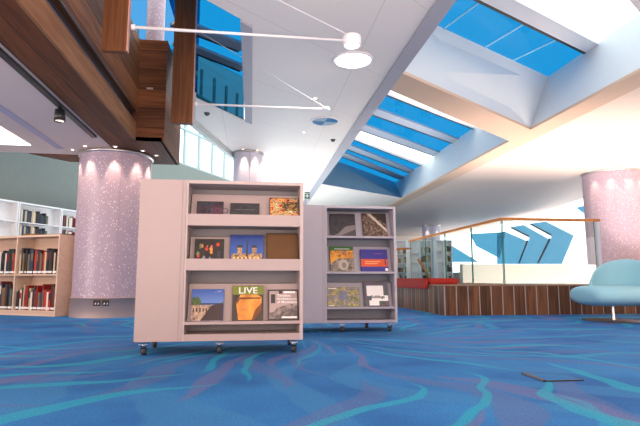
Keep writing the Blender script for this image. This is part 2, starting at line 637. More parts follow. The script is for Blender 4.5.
def ring_walls(name, bot, top, m_, th=.08, skip=None):
    """one slab per side of a shaft"""
    n = len(bot)
    c = Vector((sum(p[0] for p in bot) / n, sum(p[1] for p in bot) / n, 0))
    mb = MB()
    for i in range(n):
        if i == skip:
            continue
        j = (i + 1) % n
        a, b = Vector((*bot[i], ZC + .021)), Vector((*bot[j], ZC + .021))
        t0, t1 = Vector((*top[i], ZT)), Vector((*top[j], ZT))
        nn = (b - a).cross(t0 - a).normalized()
        if nn.dot((a + b) / 2 - Vector((c.x, c.y, a.z))) < 0:
            nn = -nn
        mb.prism([a, b, t1, t0], nn * th)
    return struct(mb.build(name, m_))


t1n = ((XL, 3.3), (5.97, 5.9))
t1f = ((2.45, 7.3), (5.97, 9.34))
ring_walls('wall_skylight_well_near', [w1n[0], w1n[1], w1f[1], w1f[0]], [t1n[0], t1n[1], t1f[1], t1f[0]], M_well)
t2n = ((2.4, 8.0), (5.95, 10.7))
t2f = ((2.75, 17.2), (6.05, 21.0))
ring_walls('wall_skylight_well_far', [w2n[0], w2n[1], w2f[1], w2f[0]], [t2n[0], t2n[1], t2f[1], t2f[0]], M_well, skip=2)
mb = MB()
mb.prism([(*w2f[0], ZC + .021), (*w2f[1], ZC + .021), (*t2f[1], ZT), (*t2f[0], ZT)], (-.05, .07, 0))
struct(mb.build('wall_skylight_well_end', mat('slate_blue_board', srgb(112, 146, 166), .6)))  # blue skylight falling on this end wall is put into its colour


def lerp2(a, b, t):
    return (a[0] + (b[0] - a[0]) * t, a[1] + (b[1] - a[1]) * t)


def glaze(name, left, right, ta0, ta1, m_, z=ZT, label=None, tb0=None, tb1=None):
    """pane across a well between two diagonal lines"""
    tb0 = ta0 if tb0 is None else tb0
    tb1 = ta1 if tb1 is None else tb1
    mb = MB()
    mb.flat([lerp2(*left, ta0), lerp2(*right, tb0), lerp2(*right, tb1), lerp2(*left, ta1)], z, z + .03)
    o = struct(mb.build(name, m_))
    if label:
        o['label'] = label
    return o


L1, R1 = (t1n[0], t1f[0]), (t1n[1], t1f[1])
tb = (7.95 - 5.9) / (9.34 - 5.9)              # the white bar across the near well
ta = (6.05 - 3.3) / (7.3 - 3.3)
glaze('window_1', L1, R1, 0, ta, M_sky, tb0=0, tb1=tb)
glaze('window_2', L1, R1, ta, 1, M_blue, tb0=tb, tb1=1)


def cross_bar(L_, R_, ta_, tb_, wd, ht, z=ZT, over=.12):
    a = Vector((*lerp2(*L_, ta_), z)); b = Vector((*lerp2(*R_, tb_), z))
    d = (b - a).normalized()
    return a - d * over, b + d * over


M_barw = mat('white_glazing_bar', srgb(235, 235, 238), .4)
M_barg = mat('grey_glazing_bar', srgb(160, 172, 188), .45)
M_bard = mat('dark_gasket', (.01, .013, .02), .5)


def gbar(name, a, b, wd, ht, m_, dark=True):
    mb = MB()
    ht = .05
    mb.bar(a - Vector((0, 0, ht / 2)), b - Vector((0, 0, ht / 2)), wd, ht)
    if dark:
        mb.mi = 1
        d = (b - a).normalized(); s = d.cross(Vector((0, 0, 1)))
        if s.y > 0:
            s = -s
        mb.bar(a - s * (wd / 2 + .03) - Vector((0, 0, ht / 2)), b - s * (wd / 2 + .03) - Vector((0, 0, ht / 2)), .06, ht)
    return struct(mb.build(name, [m_, M_bard]))


a, b = cross_bar(L1, R1, ta, tb, .3, .2)
gbar('trim_4', a, b, .30, .16, M_barw)
# hairline joints between the blue panes
mb = MB()
for t0, s in ((.28, -.10), (.56, -.10), (.80, -.12)):
    p = lerp2(lerp2(*L1, ta), lerp2(*R1, tb), t0); q = lerp2(L1[1], R1[1], t0 + s)
    mb.bar((*p, ZT - .01), (*q, ZT - .01), .025, .02)
struct(mb.build('trim_5', mat('pane_joint', srgb(150, 205, 235), .5)))

L2, R2 = (t2n[0], t2f[0]), (t2n[1], t2f[1])


def tR(y): return (y - t2n[1][1]) / (t2f[1][1] - t2n[1][1])


bars = []
for i, (yr, yl, wd, ht, kind) in enumerate(((12.3, 9.75, .08, .2, 'w'), (12.85, 10.3, .08, .2, 'w'), (14.2, 11.55, .34, .16, 'g'), (15.8, 12.9, .34, .16, 'g'),
                                         (17.4, 14.0, .14, .2, 'w'), (18.6, 15.0, .32, .14, 'g'), (19.9, 16.0, .32, .14, 'g'))):
    tl = (yl - t2n[0][1]) / (t2f[0][1] - t2n[0][1])
    bars.append((tl, tR(yr)))
    a, b = cross_bar(L2, R2, tl, tR(yr), 0, 0)
    gbar('trim_%d' % (6 + i), a, b, wd, ht, M_barw if kind == 'w' else M_barg)
seg = [(0, 0)] + bars + [(1, 1)]
for i in range(len(seg) - 1):
    glaze('window_%d' % (3 + i), L2, R2, seg[i][0], seg[i + 1][0], M_sky if i in (1, 4) else M_blue, tb0=seg[i][1], tb1=seg[i + 1][1])

# left opening beside the wooden bulkhead
yT = ZT
l3 = ((-1.3, 4.7), (-1.3, 9.0)); r3 = ((-.05, 5.6), (-.05, 10.4))
mb = MB()
mb.flat([l3[0], r3[0], r3[1], l3[1]], ZT, ZT + .03)
struct(mb.build('window_19', M_blue))
for i, (x0, y0, x1, y1, wd) in enumerate(((195, 27, 243, 46, .26), (195, 47, 244, 67, .22))):
    a, b = P(x0, y0, z=ZT), P(x1, y1, z=ZT)
    d = (b - a).normalized()
    gbar('trim_%d' % (20 + i), a - d * .35, b + d * .02, wd, .15, M_barg)
mb = MB()
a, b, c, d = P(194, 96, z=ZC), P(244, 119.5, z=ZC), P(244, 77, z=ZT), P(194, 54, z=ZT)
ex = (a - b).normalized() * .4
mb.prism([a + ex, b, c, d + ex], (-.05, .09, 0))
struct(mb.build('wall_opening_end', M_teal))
mb = MB()                                       # side and near end of that opening
mb.prism([(-.05, 6.0, ZC + .03), (-.05, 10.5, ZC + .03), (-.05, 10.5, ZT), (-.05, 6.0, ZT)], (.08, 0, 0))
mb.prism([(-1.14, 4.92, ZC + .03), (-.05, 6.0, ZC + .03), (-.05, 5.7, ZT), (-1.14, 4.65, ZT)], (.05, -.06, 0))
struct(mb.build('wall_opening_side', M_rib))
mb = MB()                                       # roof slabs over the tall space, over the bulkhead and the upper floor
mb.box(-14, -1.3, -6, 7.6, 6.3, 6.4)
mb.box(-14, -7.5, 15.0, 36, 8.6, 8.7)
mb.box(-1.3, 0, -6, 4.8, ZT, ZT + .1)
struct(mb.build('ceiling_upper_roof', M_soff))
# upper glazing high above the bulkhead
mb = MB(); mb.box(-5.4, -1.25, 10.9, 10.93, 4.3, 8.4)
struct(mb.build('window_11', M_blue))
mb = MB()
for x in (-2.05, -1.55):
    mb.box(x, x + .06, 10.8, 10.9, 4.3, 8.4)
mb.bar((-5.4, 10.88, 5.35), (-1.25, 10.88, 5.05), .08, .10)
struct(mb.build('trim_14', M_barw))
o = MB().lathe([(0, ZS + .045), (.17, ZS + .045), (.17, 6.25)], -1.92, 9.6, 24).build('round_column', M_col)
tag(o, 'slim lavender column glimpsed through the gap above the wooden cross wall', 'column')

# sloping fascia and edge of the ceiling towards the tall space
mb = MB()
mb.bar((-1.21, 9.98, ZC - .02), (-.59, 12.44, ZC - .02), .10, .18)
mb.bar((-.59, 12.44, ZC - .02), (-.05, 14.6, ZC - .02), .10, .18)
mb.bar((-1.05, 8.60, ZC - .02), (-1.21, 9.98, ZC - .02), .10, .18)
struct(mb.build('trim_15', mat('cool_edge_paint', srgb(196, 206, 204), .5)))

# ------------------------------------------------------------------ walls
WD = Vector((.446, .842, 0)).normalized()        # direction of the slanting library wall
W0 = Vector((-5.75, 12.26, 0))
WN = Vector((WD.y, -WD.x, 0))
SILL = CH + 4.06
mb = MB()
a = W0 - WD * 8; b = W0 + WD * 18
mb.prism([a, b, b + Vector((0, 0, SILL)), a + Vector((0, 0, SILL))], -WN * .2)
struct(mb.build('wall_left', M_sage))
# clerestory over the sage wall: posts and transoms
mb = MB()
s = -3.0
while s < 17:
    p = W0 + WD * s
    mb.bar(p + Vector((0, 0, SILL)) - WN * .1, p + Vector((0, 0, 8.7)) - WN * .1, .07, .12, up=WD)
    s += .92
for z in (SILL + .04, SILL + 1.35, SILL + 2.9):
    p0, p1 = W0 - WD * 3 - WN * .1, W0 + WD * 18 - WN * .1
    mb.bar(p0 + Vector((0, 0, z)), p1 + Vector((0, 0, z)), .10, .07)
struct(mb.build('window_12', mat('pale_window_frame', srgb(150, 176, 176), .5)))
mb = MB(); mb.box(-14, 13, 36, 36.2, 0, ZC)
struct(mb.build('wall_far', mat('cream_wall', srgb(226, 214, 200), .8)))
mb = MB(); mb.box(-14, 14, -6.3, -6.1, 0, 6.4)
struct(mb.build('wall_back', mat('back_wall', srgb(200, 190, 184), .8)))
mb = MB(); mb.box(13, 13.2, -6, 14.0, -3.6, ZC + .1)
struct(mb.build('wall_right', mat('right_wall', srgb(214, 200, 190), .8)))
mb = MB(); mb.box(-14.2, -14, -6, 16, 0, 6.4)
struct(mb.build('wall_outer_left', M_sage))
# low parapet on the far side of the void and slanted glazing beside it
M_par = mat('parapet_white', srgb(168, 162, 152), .7)
mb = MB(); mb.box(5.2, 12.99, 12.2, 12.4, -3.5, CH + .37)
struct(mb.build('wall_parapet', M_par))

# right side lantern: blue light on its well walls put into tinted panes, all on the plane x = 13 and deep
XP = 13.0


def G(px, py, x=XP):
    return P(px, py, x=x)


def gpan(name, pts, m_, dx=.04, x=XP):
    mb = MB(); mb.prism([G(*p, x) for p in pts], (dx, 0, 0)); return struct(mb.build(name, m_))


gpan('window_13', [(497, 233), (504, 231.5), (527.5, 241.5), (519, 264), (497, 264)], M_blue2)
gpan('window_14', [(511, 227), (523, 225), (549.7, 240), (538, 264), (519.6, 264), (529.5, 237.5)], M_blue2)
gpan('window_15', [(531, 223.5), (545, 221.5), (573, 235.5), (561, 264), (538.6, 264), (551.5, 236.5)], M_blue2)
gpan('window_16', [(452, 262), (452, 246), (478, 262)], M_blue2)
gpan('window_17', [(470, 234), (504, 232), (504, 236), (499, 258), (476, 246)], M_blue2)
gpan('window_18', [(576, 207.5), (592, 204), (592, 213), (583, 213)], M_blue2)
mb = MB()
for (x0, y0, x1, y1) in ((511, 227.5, 529, 236.5), (530.5, 224, 551, 235), (527.5, 240.5, 519, 263), (549.7, 238.5, 538, 263)):
    mb.bar(G(x0, y0, XP - .12), G(x1, y1, XP - .12), .04, .07)
struct(mb.build('trim_17', mat('lantern_seam', srgb(22, 66, 92), .5)))
mb = MB(); mb.box(13.0, 13.2, 14.0, 36, 0, CH + .42)
struct(mb.build('wall_right_far', M_par))

# ------------------------------------------------------------------ left soffit and wooden bulkhead
XA, XB, XF2 = -2.35, -1.85, -1.42
YC, YE = 8.12, 9.85
mb = MB()
mb.flat([(-14, -6), (XA, -6), (XA, 9.33), (-4.36, 9.27), (-14, 9.2)], ZS, ZS + .3)
struct(mb.build('ceiling_left_soffit', M_soff))
mb = MB()
mb.flat([(-3.30, -5.5), (-3.18, -5.5), (-3.18, 8.9), (-3.30, 8.9)], ZS - .004, ZS)
struct(mb.build('trim_18', mat('lavender_slot', srgb(178, 166, 188), .5)))
o = MB().flat([(-6.2, 4.0), (-3.63, 4.0), (-3.63, 8.7), (-6.2, 8.7)], ZS - .012, ZS + .001).build(
    'ceiling_light_panel', mat('panel_glow', (1, 1, 1), .5, emit=(1.0, .9, .76), estr=1.6))
tag(o, 'large glowing rectangular light panel let into the low white soffit at left', 'ceiling light')
bh = thing('wooden_bulkhead', 'wood clad bulkhead of dark planks hanging along the edge of the white soffit', 'bulkhead', (XB, 4, ZS))
mb = MB()
mb.flat([(XA + .002, -6), (XB - .03, -6), (XB - .03, YC), (XF2 - .03, YC), (XF2 - .03, YE), (-3.4, YE), (-3.9, 9.29), (XA, 9.34)], ZS - .012, ZS + .04)
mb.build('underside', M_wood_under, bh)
mb = MB(); mb.box(XB - .03, XB, -6, YC, ZS - .012, ZS + .265)
mb.build('fascia', M_wood_fascia, bh)['label'] = 'lighter bronze coloured fascia board'
mb = MB(); mb.box(XB - .10, XB - .06, -6, YC, ZS + .265, ZS + .445)
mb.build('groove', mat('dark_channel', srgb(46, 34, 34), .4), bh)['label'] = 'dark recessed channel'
mb = MB(); mb.box(XB - .012, XB + .004, -6, YC, ZS + .262, ZS + .275); mb.box(XB - .012, XB + .004, -6, YC, ZS + .437, ZS + .45)
mb.build('channel_edge', mat('bronze_edge', srgb(120, 112, 120), .3, .6), bh)
mb = MB(); mb.box(XB - .10, XB, -6, YC, ZS + .445, CH + 3.84)
mb.build('side_planks', M_wood_face, bh)
mb = MB(); mb.box(XB - .1, XF2, YC, YC + .06, ZS - .012, CH + 3.84)
mb.build('cross_planks', M_wood_x, bh)['label'] = 'cross wall of horizontal planks'
mb = MB(); mb.box(XF2 - .06, XF2, YC + .06, YE, ZS - .012, CH + 3.84)
mb.box(-3.3, XF2 - .06, YE - .06, YE, ZS, CH + 3.84)
mb.build('return_planks', M_wood_x, bh)
mb = MB(); mb.box(-1.40 + -.32, -1.40 + -.22, YC - .02, YC, CH + 3.0, CH + 3.03)
mb.build('wall_fitting', M_steel, bh)['label'] = 'small metal fitting on the plank wall'


def hang_box(px0, px1, pyb, label, Yd, depth):
    a = P(px0, pyb, y=Yd); b_ = P(px1, pyb, y=Yd)
    t = thing('hanging_wood_panel', label, 'wood panel', ((a.x + b_.x) / 2, Yd + depth / 2, a.z), group=None)
    m_ = MB(); m_.box(a.x, b_.x, Yd, Yd + depth, a.z, 6.3, .004); m_.build('board', M_wood_v, t)
    m_ = MB(); m_.box(b_.x + .001, b_.x + .012, Yd + .004, Yd + depth - .004, a.z + .01, 6.3); m_.build('edge_strip', mat('pale_edge_strip', srgb(196, 150, 140), .4), t)  # pinkish light on the right edge, painted as a thin pale strip
    return a, b_


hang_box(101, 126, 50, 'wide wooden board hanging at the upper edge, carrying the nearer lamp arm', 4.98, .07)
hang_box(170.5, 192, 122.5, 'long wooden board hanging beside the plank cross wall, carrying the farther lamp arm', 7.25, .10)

# track and spotlight
tr = MB(); tr.box(-2.47, -2.40, -5, 8.0, ZS - .035, ZS - .001)
tag(tr.build('lighting_track', M_black), 'long black lighting track along the edge of the white soffit beside the wood', 'lighting track')
sp0 = P(64, 108, z=ZS - .04)
sp = thing('track_spotlight', 'black cylindrical spotlight hanging from the track on the white soffit', 'spotlight', (-2.435, sp0.y, ZS - .035))
mb = MB(); mb.tube((-2.435, sp0.y, ZS - .035), (-2.435, sp0.y, ZS - .075), .022); mb.build('stem', M_black, sp)
mb = MB(); mb.tube((-2.435, sp0.y, ZS - .07), (-2.425, sp0.y - .01, ZS - .215), .058, .068, 24)
h = mb.build('lamp_head', M_black, sp)
mb = MB(); mb.tube((-2.425, sp0.y - .01, ZS - .216), (-2.425, sp0.y - .01, ZS - .2165), .05, .05, 24); mb.build('lens', mat('spot_lens', (1, .8, .7), .3, emit=(1, .66, .5), estr=1.4), h)

# ------------------------------------------------------------------ columns


def column(cx, cy, r, ztop, label, base=True, sockets=False, clad=None):
    t = thing('round_column', label, 'column', (cx, cy, 0))
    zb = .32
    MB().lathe([(r, zb if base else 0), (r, ztop)], cx, cy, 64).build('cladding', clad or M_col, t)
    MB().lathe([(r + .004, ztop - .05), (r + .03, ztop - .04), (r + .03, ztop), (0, ztop)], cx, cy, 64).build('top_ring', M_steel, t)
    mb = MB()
    a0 = math.atan2(-cy, -cx) + .12
    mb.bar((cx + (r + .001) * math.cos(a0), cy + (r + .001) * math.sin(a0), zb), (cx + (r + .001) * math.cos(a0), cy + (r + .001) * math.sin(a0), ztop - .05), .008, .006, up=(math.cos(a0), math.sin(a0), 0))
    mb.build('seam', mat('column_seam', srgb(160, 140, 150), .5), t)
    if base:
        k = MB().lathe([(r + .02, 0), (r + .02, zb - .012), (r + .03, zb - .01), (r + .03, zb), (r, zb)], cx, cy, 64).build('base_ring', mat('satin_metal', srgb(186, 164, 156), .5, .45), t)
        k['label'] = 'brushed metal skirting ring'
        if sockets:
            for px in (97.3, 105.6):
                d = P(px, 303, y=cy - r)
                an = math.atan2(d.y - cy, d.x - cx)
                c0 = Vector((cx + (r + .02) * math.cos(an), cy + (r + .02) * math.sin(an), d.z))
                n_ = Vector((math.cos(an), math.sin(an), 0)); s_ = Vector((-n_.y, n_.x, 0))
                mb = MB(); mb.prism([c0 - s_ * .052 - Vector((0, 0, .045)), c0 + s_ * .052 - Vector((0, 0, .045)), c0 + s_ * .052 + Vector((0, 0, .045)), c0 - s_ * .052 + Vector((0, 0, .045))], n_ * .012)
                mb.mi = 1
                for q in (-.022, .022):
                    mb.prism([c0 + s_ * (q - .012) + n_ * .012 + Vector((0, 0, -.02)), c0 + s_ * (q + .012) + n_ * .012 + Vector((0, 0, -.02)), c0 + s_ * (q + .012) + n_ * .012 + Vector((0, 0, .01))], n_ * .003)
                mb.build('socket', [M_black, M_lampwhite], k)
    return t


LITE = []


def downlight(x, y, z, label, r=.035, power=14, tilt=0, name='recessed_downlight', col=(1, .70, .50), toward=None, group=None, size=62):
    t = thing(name, label, 'ceiling light', (x, y, z), group=group)
    MB().lathe([(r * .7, -.004), (r * .72, -.012), (r * 1.15, -.010), (r * 1.25, 0), (r * .7, 0)], 0, 0, 24).build('trim_ring', M_lampwhite, t, local=True)
    MB().lathe([(0, -.006), (r * .7, -.006)], 0, 0, 24).build('bulb', M_glowwarm, t, local=True)
    if power:
        l = bpy.data.lights.new(name, 'SPOT'); l.energy = power; l.spot_size = R(size); l.spot_blend = .7; l.shadow_soft_size = .03; l.color = col
        o = bpy.data.objects.new('lamp_light', l); o.location = (0, 0, -.03); o.parent = t
        if toward is not None:
            d = Vector(toward) - Vector((x, y, z))
            o.rotation_euler = d.to_track_quat('-Z', 'Y').to_euler()
        C.objects.link(o)
    return t


cx, cy, r = -2.42, 9.28, .60
column(cx, cy, r, ZS - .018, 'lavender flecked round column with socket outlets in its metal base beside the low bookcase', sockets=True)
names = ['farthest left', 'second from left', 'nearest the middle', 'fourth from left', 'farthest right']
for i, an in enumerate((-150, -118, -78, -42, -14)):
    x, y = cx + (r + .13) * math.cos(R(an)), cy + (r + .13) * math.sin(R(an))
    xi, yi = cx + (r - .1) * math.cos(R(an)), cy + (r - .1) * math.sin(R(an))
    downlight(x, y, ZS - (.012 if x > XA else 0), 'small warm downlight around the left column top, %s' % names[i], power=30, toward=(xi, yi, 1.55),
              group='downlights around the left column', size=50)
rcx, rcy, rr = 10.45, 13.55, .76
column(rcx, rcy, rr, ZC, 'large lavender flecked round column behind the blue chair at right')
for i, an in enumerate((-160, -128, -92, -60)):
    x, y = rcx + (rr + .18) * math.cos(R(an)), rcy + (rr + .18) * math.sin(R(an))
    xi, yi = rcx + (rr - .15) * math.cos(R(an)), rcy + (rr - .15) * math.sin(R(an))
    downlight(x, y, ZC, 'warm downlight around the right column top, %s' % ['leftmost', 'second from left', 'third from left', 'at the picture edge'][i], r=.06,  power=26,
              toward=(xi, yi, 1.9), group='downlights around the right column', size=50)
fx = P(246, 150, z=ZC)
column(fx.x + .05, fx.y + .35, .36, ZC, 'white lavender column rising behind the first display unit', base=False, clad=mat('pale_cladding', srgb(206, 206, 222), .45))
for i, (dx, dy) in enumerate(((-.12, -.45), (.22, -.40), (.47, -.2))):
    downlight(fx.x + .05 + dx, fx.y + .35 + dy, ZC, 'tiny warm downlight over the column behind the first display unit, %s' % ['left', 'middle', 'right'][i], r=.035, power=40,
              toward=(fx.x + .05 + dx * .55, fx.y + .35 + dy * .55, 2.6), size=45, group='downlights over the rear column')
f2 = P(431, 226, z=ZC)
column(f2.x, f2.y, .52, ZC, 'distant white column with warm lights seen above the glass railing', base=False, clad=mat('pale_cladding', srgb(206, 206, 222), .45))
for i, (dx, dy) in enumerate(((-.5, -.5), (.25, -.68))):
    downlight(f2.x + dx, f2.y + dy, ZC, 'tiny warm downlight over the distant column beyond the railing, %s' % ['left', 'right'][i], r=.06,  power=26,
              toward=(f2.x + dx * .6, f2.y + dy * .6, 2.2), size=50, group='downlights over the distant column')

# big ring downlights in the main ceiling


def big_down(px, py, r, label, lit=True, lens=None):
    p = P(px, py, z=ZC)
    t = thing('round_ceiling_light', label, 'ceiling light', (p.x, p.y, ZC))
    MB().lathe([(r * .84, -.005), (r * .86, -.02), (r * .96, -.018), (r, 0), (r * .84, 0)], 0, 0, 48).build('trim_ring', M_lampwhite, t, local=True)
    MB().lathe([(0, -.008), (r * .85, -.008)], 0, 0, 48).build('diffuser', lens or M_glow, t, local=True)
    if lit:
        l = bpy.data.lights.new('lamp_light', 'AREA'); l.shape = 'DISK'; l.size = r * 1.6; l.energy = 30; l.color = (1, .92, .86)
        o = bpy.data.objects.new('lamp_light', l); o.location = (0, 0, -.03); o.parent = t; C.objects.link(o)
    return t


big_down(353, 60, .30, 'large round lit ceiling light just below the nearer lamp head')
p2 = P(325, 121, z=ZC)
lens2 = mat('reflecting_lens', srgb(180, 196, 205), .15)
t = big_down(325, 121, .30, 'round ceiling light with a blue and white reflecting lens, below the farther lamp head', False, lens2)
mb = MB()
for k in (0, 1):
    pts = [(0, 0, -.012)] + [(.25 * math.cos(a_), .25 * math.sin(a_), -.012) for a_ in [R(95 + 180 * k + q * 11) for q in range(9)]]
    mb.prism(pts, (0, 0, -.003))
mb.build('lens_segment', mat('blue_lens_segment', srgb(70, 130, 180), .2), t, local=True)['label'] = 'blue segments of the lens'
# small ceiling fittings
for px, py, label in ((207, 113, 'small dark round sensor on the bright ceiling left of the rear column'),
                      (333, 139.5, 'small grey adjustable ceiling spotlight beside the far skylight edge')):
    p = P(px, py, z=ZC)
    t = thing('ceiling_sensor', label, 'sensor', (p.x, p.y, ZC))
    MB().lathe([(0, -.05), (.03, -.05), (.045, -.03), (.06, 0)], 0, 0, 20).build('housing', mat('dark_grey', srgb(70, 78, 80), .5), t, local=True)
    MB().lathe([(.058, 0), (.075, -.006), (.08, 0)], 0, 0, 20).build('ring', M_lampwhite, t, local=True)
for px, py, nm in ((315, 98, 'beside the farther lamp head'), (304, 132, 'below the farther lamp'), (295, 155, 'above the gap between the two display units')):
    p = P(px, py, z=ZC)
    downlight(p.x, p.y, ZC, 'tiny warm ceiling downlight %s' % nm, r=.045, power=0, group='tiny downlights in the white ceiling')

# lamp arms with stay cables


def arm_lamp(start, head, cable_top, label, r, hgt, drum=True):
    t = thing('arm_lamp', label, 'lamp', start)
    d = (head - start)
    MB().tube(start + d.normalized() * .012, head - d.normalized() * r * .9, .017, .013, 12).build('arm', M_lampwhite, t)
    h_ = MB().lathe([(0, -hgt / 2), (r * .86, -hgt / 2), (r, -hgt / 2 + .01), (r, hgt / 2 - .01), (r * .94, hgt / 2), (0, hgt / 2)], head.x, head.y, 32)
    bmesh.ops.translate(h_.bm, verts=h_.bm.verts, vec=(0, 0, head.z))
    ho = h_.build('lamp_head', M_lampwhite, t)
    g = MB().lathe([(0, -hgt / 2 - .002), (r * .8, -hgt / 2 - .002)], head.x, head.y, 32)
    bmesh.ops.translate(g.bm, verts=g.bm.verts, vec=(0, 0, head.z))
    g.build('diffuser', M_glow if drum else M_lampwhite, ho)
    MB().tube(cable_top, head + Vector((-.01, 0, hgt / 2)), .005, .005, 8).build('stay_cable', M_lampwhite, t)
    MB().tube(start + d.normalized() * .012, start + d.normalized() * .05, .03, .03, 12).build('wall_mount', M_lampwhite, t)
    return t


s1 = P(130, 27, y=5.02)
h1 = P(352, 41, y=5.28)
arm_lamp(s1, h1, P(137, -70, y=5.02), 'nearer long white lamp arm with a lit round drum head at the top', .10, .11)
s2 = P(194, 104, y=7.31)
h2 = P(326, 109, y=7.31)
arm_lamp(s2, h2, P(198, 31, y=7.31), 'farther thin white lamp arm with a small head under the ceiling', .06, .05, False)

# ------------------------------------------------------------------ mobile display units


def caster(parent, x, y):
    m_ = MB()
    m_.box(x - .035, x + .035, y - .035, y + .035, .086, .096)
    m_.tube((x, y, .07), (x, y, .09), .016, n=12)
    for s_ in (-1, 1):
        m_.prism([(x + s_ * .019, y - .022, .078), (x + s_ * .019, y + .022, .078), (x + s_ * .019, y + .042, .032), (x + s_ * .019, y + .012, .026)], (s_ * .004, 0, 0))
    o = m_.build('caster', M_chrome, parent)
    m_ = MB(); m_.tube((x - .017, y + .02, .031), (x + .017, y + .02, .031), .031, n=20)
    m_.mi = 1; m_.tube((x - .0175, y + .02, .031), (x + .0175, y + .02, .031), .014, n=12)
    m_.build('wheel', [M_rubber, M_chrome], o)


def display(label, x0, xs, x1, yf, dep, zb, zt, rows, base_h, lips, casters, cwhite, cedge, cin):
    """rows: list of (zfloor, ztop_of_recess) for slanted backs; lips: list of (z0,z1) front rails"""
    t = thing('display_unit', label, 'display shelf', ((x0 + x1) / 2, yf + dep / 2, 0))
    th = .028
    m_ = MB(); m_.box(x0, xs - .0, yf + .002, yf + dep, zb, zt - .0, .003)
    m_.mi = 1; m_.box(xs - .034, xs - .029, yf - .0005, yf + .004, zb + .01, zt - .005)
    m_.build('closed_panel', [cwhite, mat('seam_grey', srgb(150, 138, 138), .6)], t)['label'] = 'blank closed panel beside the shelves'
    MB().box(xs + .0015, xs + th * .6, yf, yf + dep * .5, zb, zt, .002).build('side_panel', cedge, t)
    MB().box(x1 - th, x1, yf, yf + dep, zb, zt, .002).build('side_panel', cedge, t)
    MB().box(xs + th * .6, x1 - th, yf + .001, yf + dep, zt - th, zt, .002).build('top_panel', cedge, t)
    MB().box(xs + th * .6, x1 - th, yf + .001, yf + dep, zb, zb + base_h, .002).build('bottom_panel', cwhite, t)
    MB().box(xs + th * .6, x1 - th, yf + dep * .5, yf + dep * .5 + .02, zb + base_h, zt - th).build('back_panel', cin, t)
    for z0, z1 in lips:
        m_ = MB(); m_.box(xs + th * .6, x1 - th, yf + .001, yf + .018, z0, z1, .002)
        m_.box(xs + th * .6, x1 - th, yf + .018, yf + dep * .5, z0, z0 + .018)
        m_.build('shelf', cwhite, t)
    for zf, ztp in rows:
        y0_ = yf + .075; y1_ = y0_ + (ztp - zf) * .30
        m_ = MB(); y0_ += .012; y1_ += .012
        m_.prism([(xs + th, y0_, zf), (x1 - th - .003, y0_, zf), (x1 - th - .003, y1_, ztp), (xs + th, y1_, ztp)], (0, .01, .002))
        m_.build('book_rest', cwhite, t)['label'] = 'slanted rest behind the books'
    for x, y in casters:
        caster(t, x, y)
    return t


def zz(py, Y, px=250):
    return P(px, py, y=Y).z


Y1 = 4.38
u1x0 = P(137, 260, y=Y1).x; u1xs = P(184.3, 260, y=Y1).x; u1x1 = P(303.2, 260, y=Y1).x
z_ = lambda py: P(245, py, y=Y1).z
zb1, zt1 = z_(340.6), z_(181.3)
display('larger white mobile display unit in front, three rows of three face out books', u1x0, u1xs, u1x1, Y1, .62, zb1, zt1,
        [(z_(226) + .0, z_(192)), (z_(270.5) + .0, z_(236)), (z_(324) + .02, z_(284))], .055,
        [(z_(226), z_(214.5)), (z_(270.5), z_(258.8)), (z_(324.3), z_(321.2))],
        [(u1x0 + .07, Y1 + .06), (P(219, 345, y=Y1).x, Y1 + .06), (u1x1 - .07, Y1 + .06), (u1x0 + .07, Y1 + .54), (u1x1 - .07, Y1 + .54)],
        M_lam, M_lam2, M_lamin)
Y2 = 6.0
u2xs = P(325.5, 260, y=Y2).x; u2x1 = P(397, 290, y=Y2).x; u2x0 = u2xs - .40
y_ = lambda py: P(360, py, y=Y2).z
M_lamb = mat('cool_laminate', (0.34, 0.33, 0.39), .45)
M_lamb2 = mat('cool_laminate_edge', (0.40, 0.39, 0.45), .45)
zb2, zt2 = y_(322.8), y_(206)
display('smaller white mobile display unit behind, three rows of two face out books', u2x0, u2xs, u2x1, Y2, .62, zb2, zt2,
        [(y_(237) + .01, y_(211)), (y_(272.5) + .01, y_(246)), (y_(308) + .01, y_(283))], .03,
        [(y_(238), y_(236)), (y_(273.7), y_(271.5)), (y_(309), y_(306.8))],
        [(u2x0 + .10, Y2 + .06), (P(343, 326, y=Y2).x, Y2 + .05), (u2x1 - .08, Y2 + .06), (u2x0 + .10, Y2 + .52), (P(376, 322, y=Y2).x, Y2 + .5)],
        M_lamb, M_lamb2, mat('cool_grey_laminate', (.22, .24, .29), .5))

# ------------------------------------------------------------------ face out books
M_pages = mat('book_pages', srgb(226, 218, 200), .8)


def face_book(label, xl, xr, Y, zbot, ztop_py, zf, cover, build_art, rz=0.0, group=None, tilt=-16.5, skew=0):
    """leaning book whose front faces the reader; width from pixels, height from the pixel of its top edge"""
    Yc = Y + .06
    a = P(xl, 300, y=Yc).x; b_ = P(xr, 300, y=Yc).x
    wd = b_ - a
    ztop = P((xl + xr) / 2, ztop_py, y=Yc + .06).z
    ht = (ztop - zbot) / math.cos(R(tilt))
    t = thing('picture_book', label, 'book', ((a + b_) / 2, Yc - .012, zbot), group=group)
    t.rotation_euler = (R(tilt), 0, 0)
    if skew:
        t.rotation_euler = (R(tilt), 0, R(skew))
    m_ = MB(); m_.box(-wd / 2, wd / 2, -.003, 0, 0, ht); m_.box(-wd / 2, wd / 2, .014, .017, 0, ht); m_.box(-wd / 2, -wd / 2 + .003, 0, .014, 0, ht)
    m_.build('cover', cover, t, local=True)
    MB().box(-wd / 2 + .004, wd / 2 - .004, 0.0005, .0135, .003, ht - .004).build('pages', M_pages, t, local=True)
    build_art(t, wd, ht)
    return t


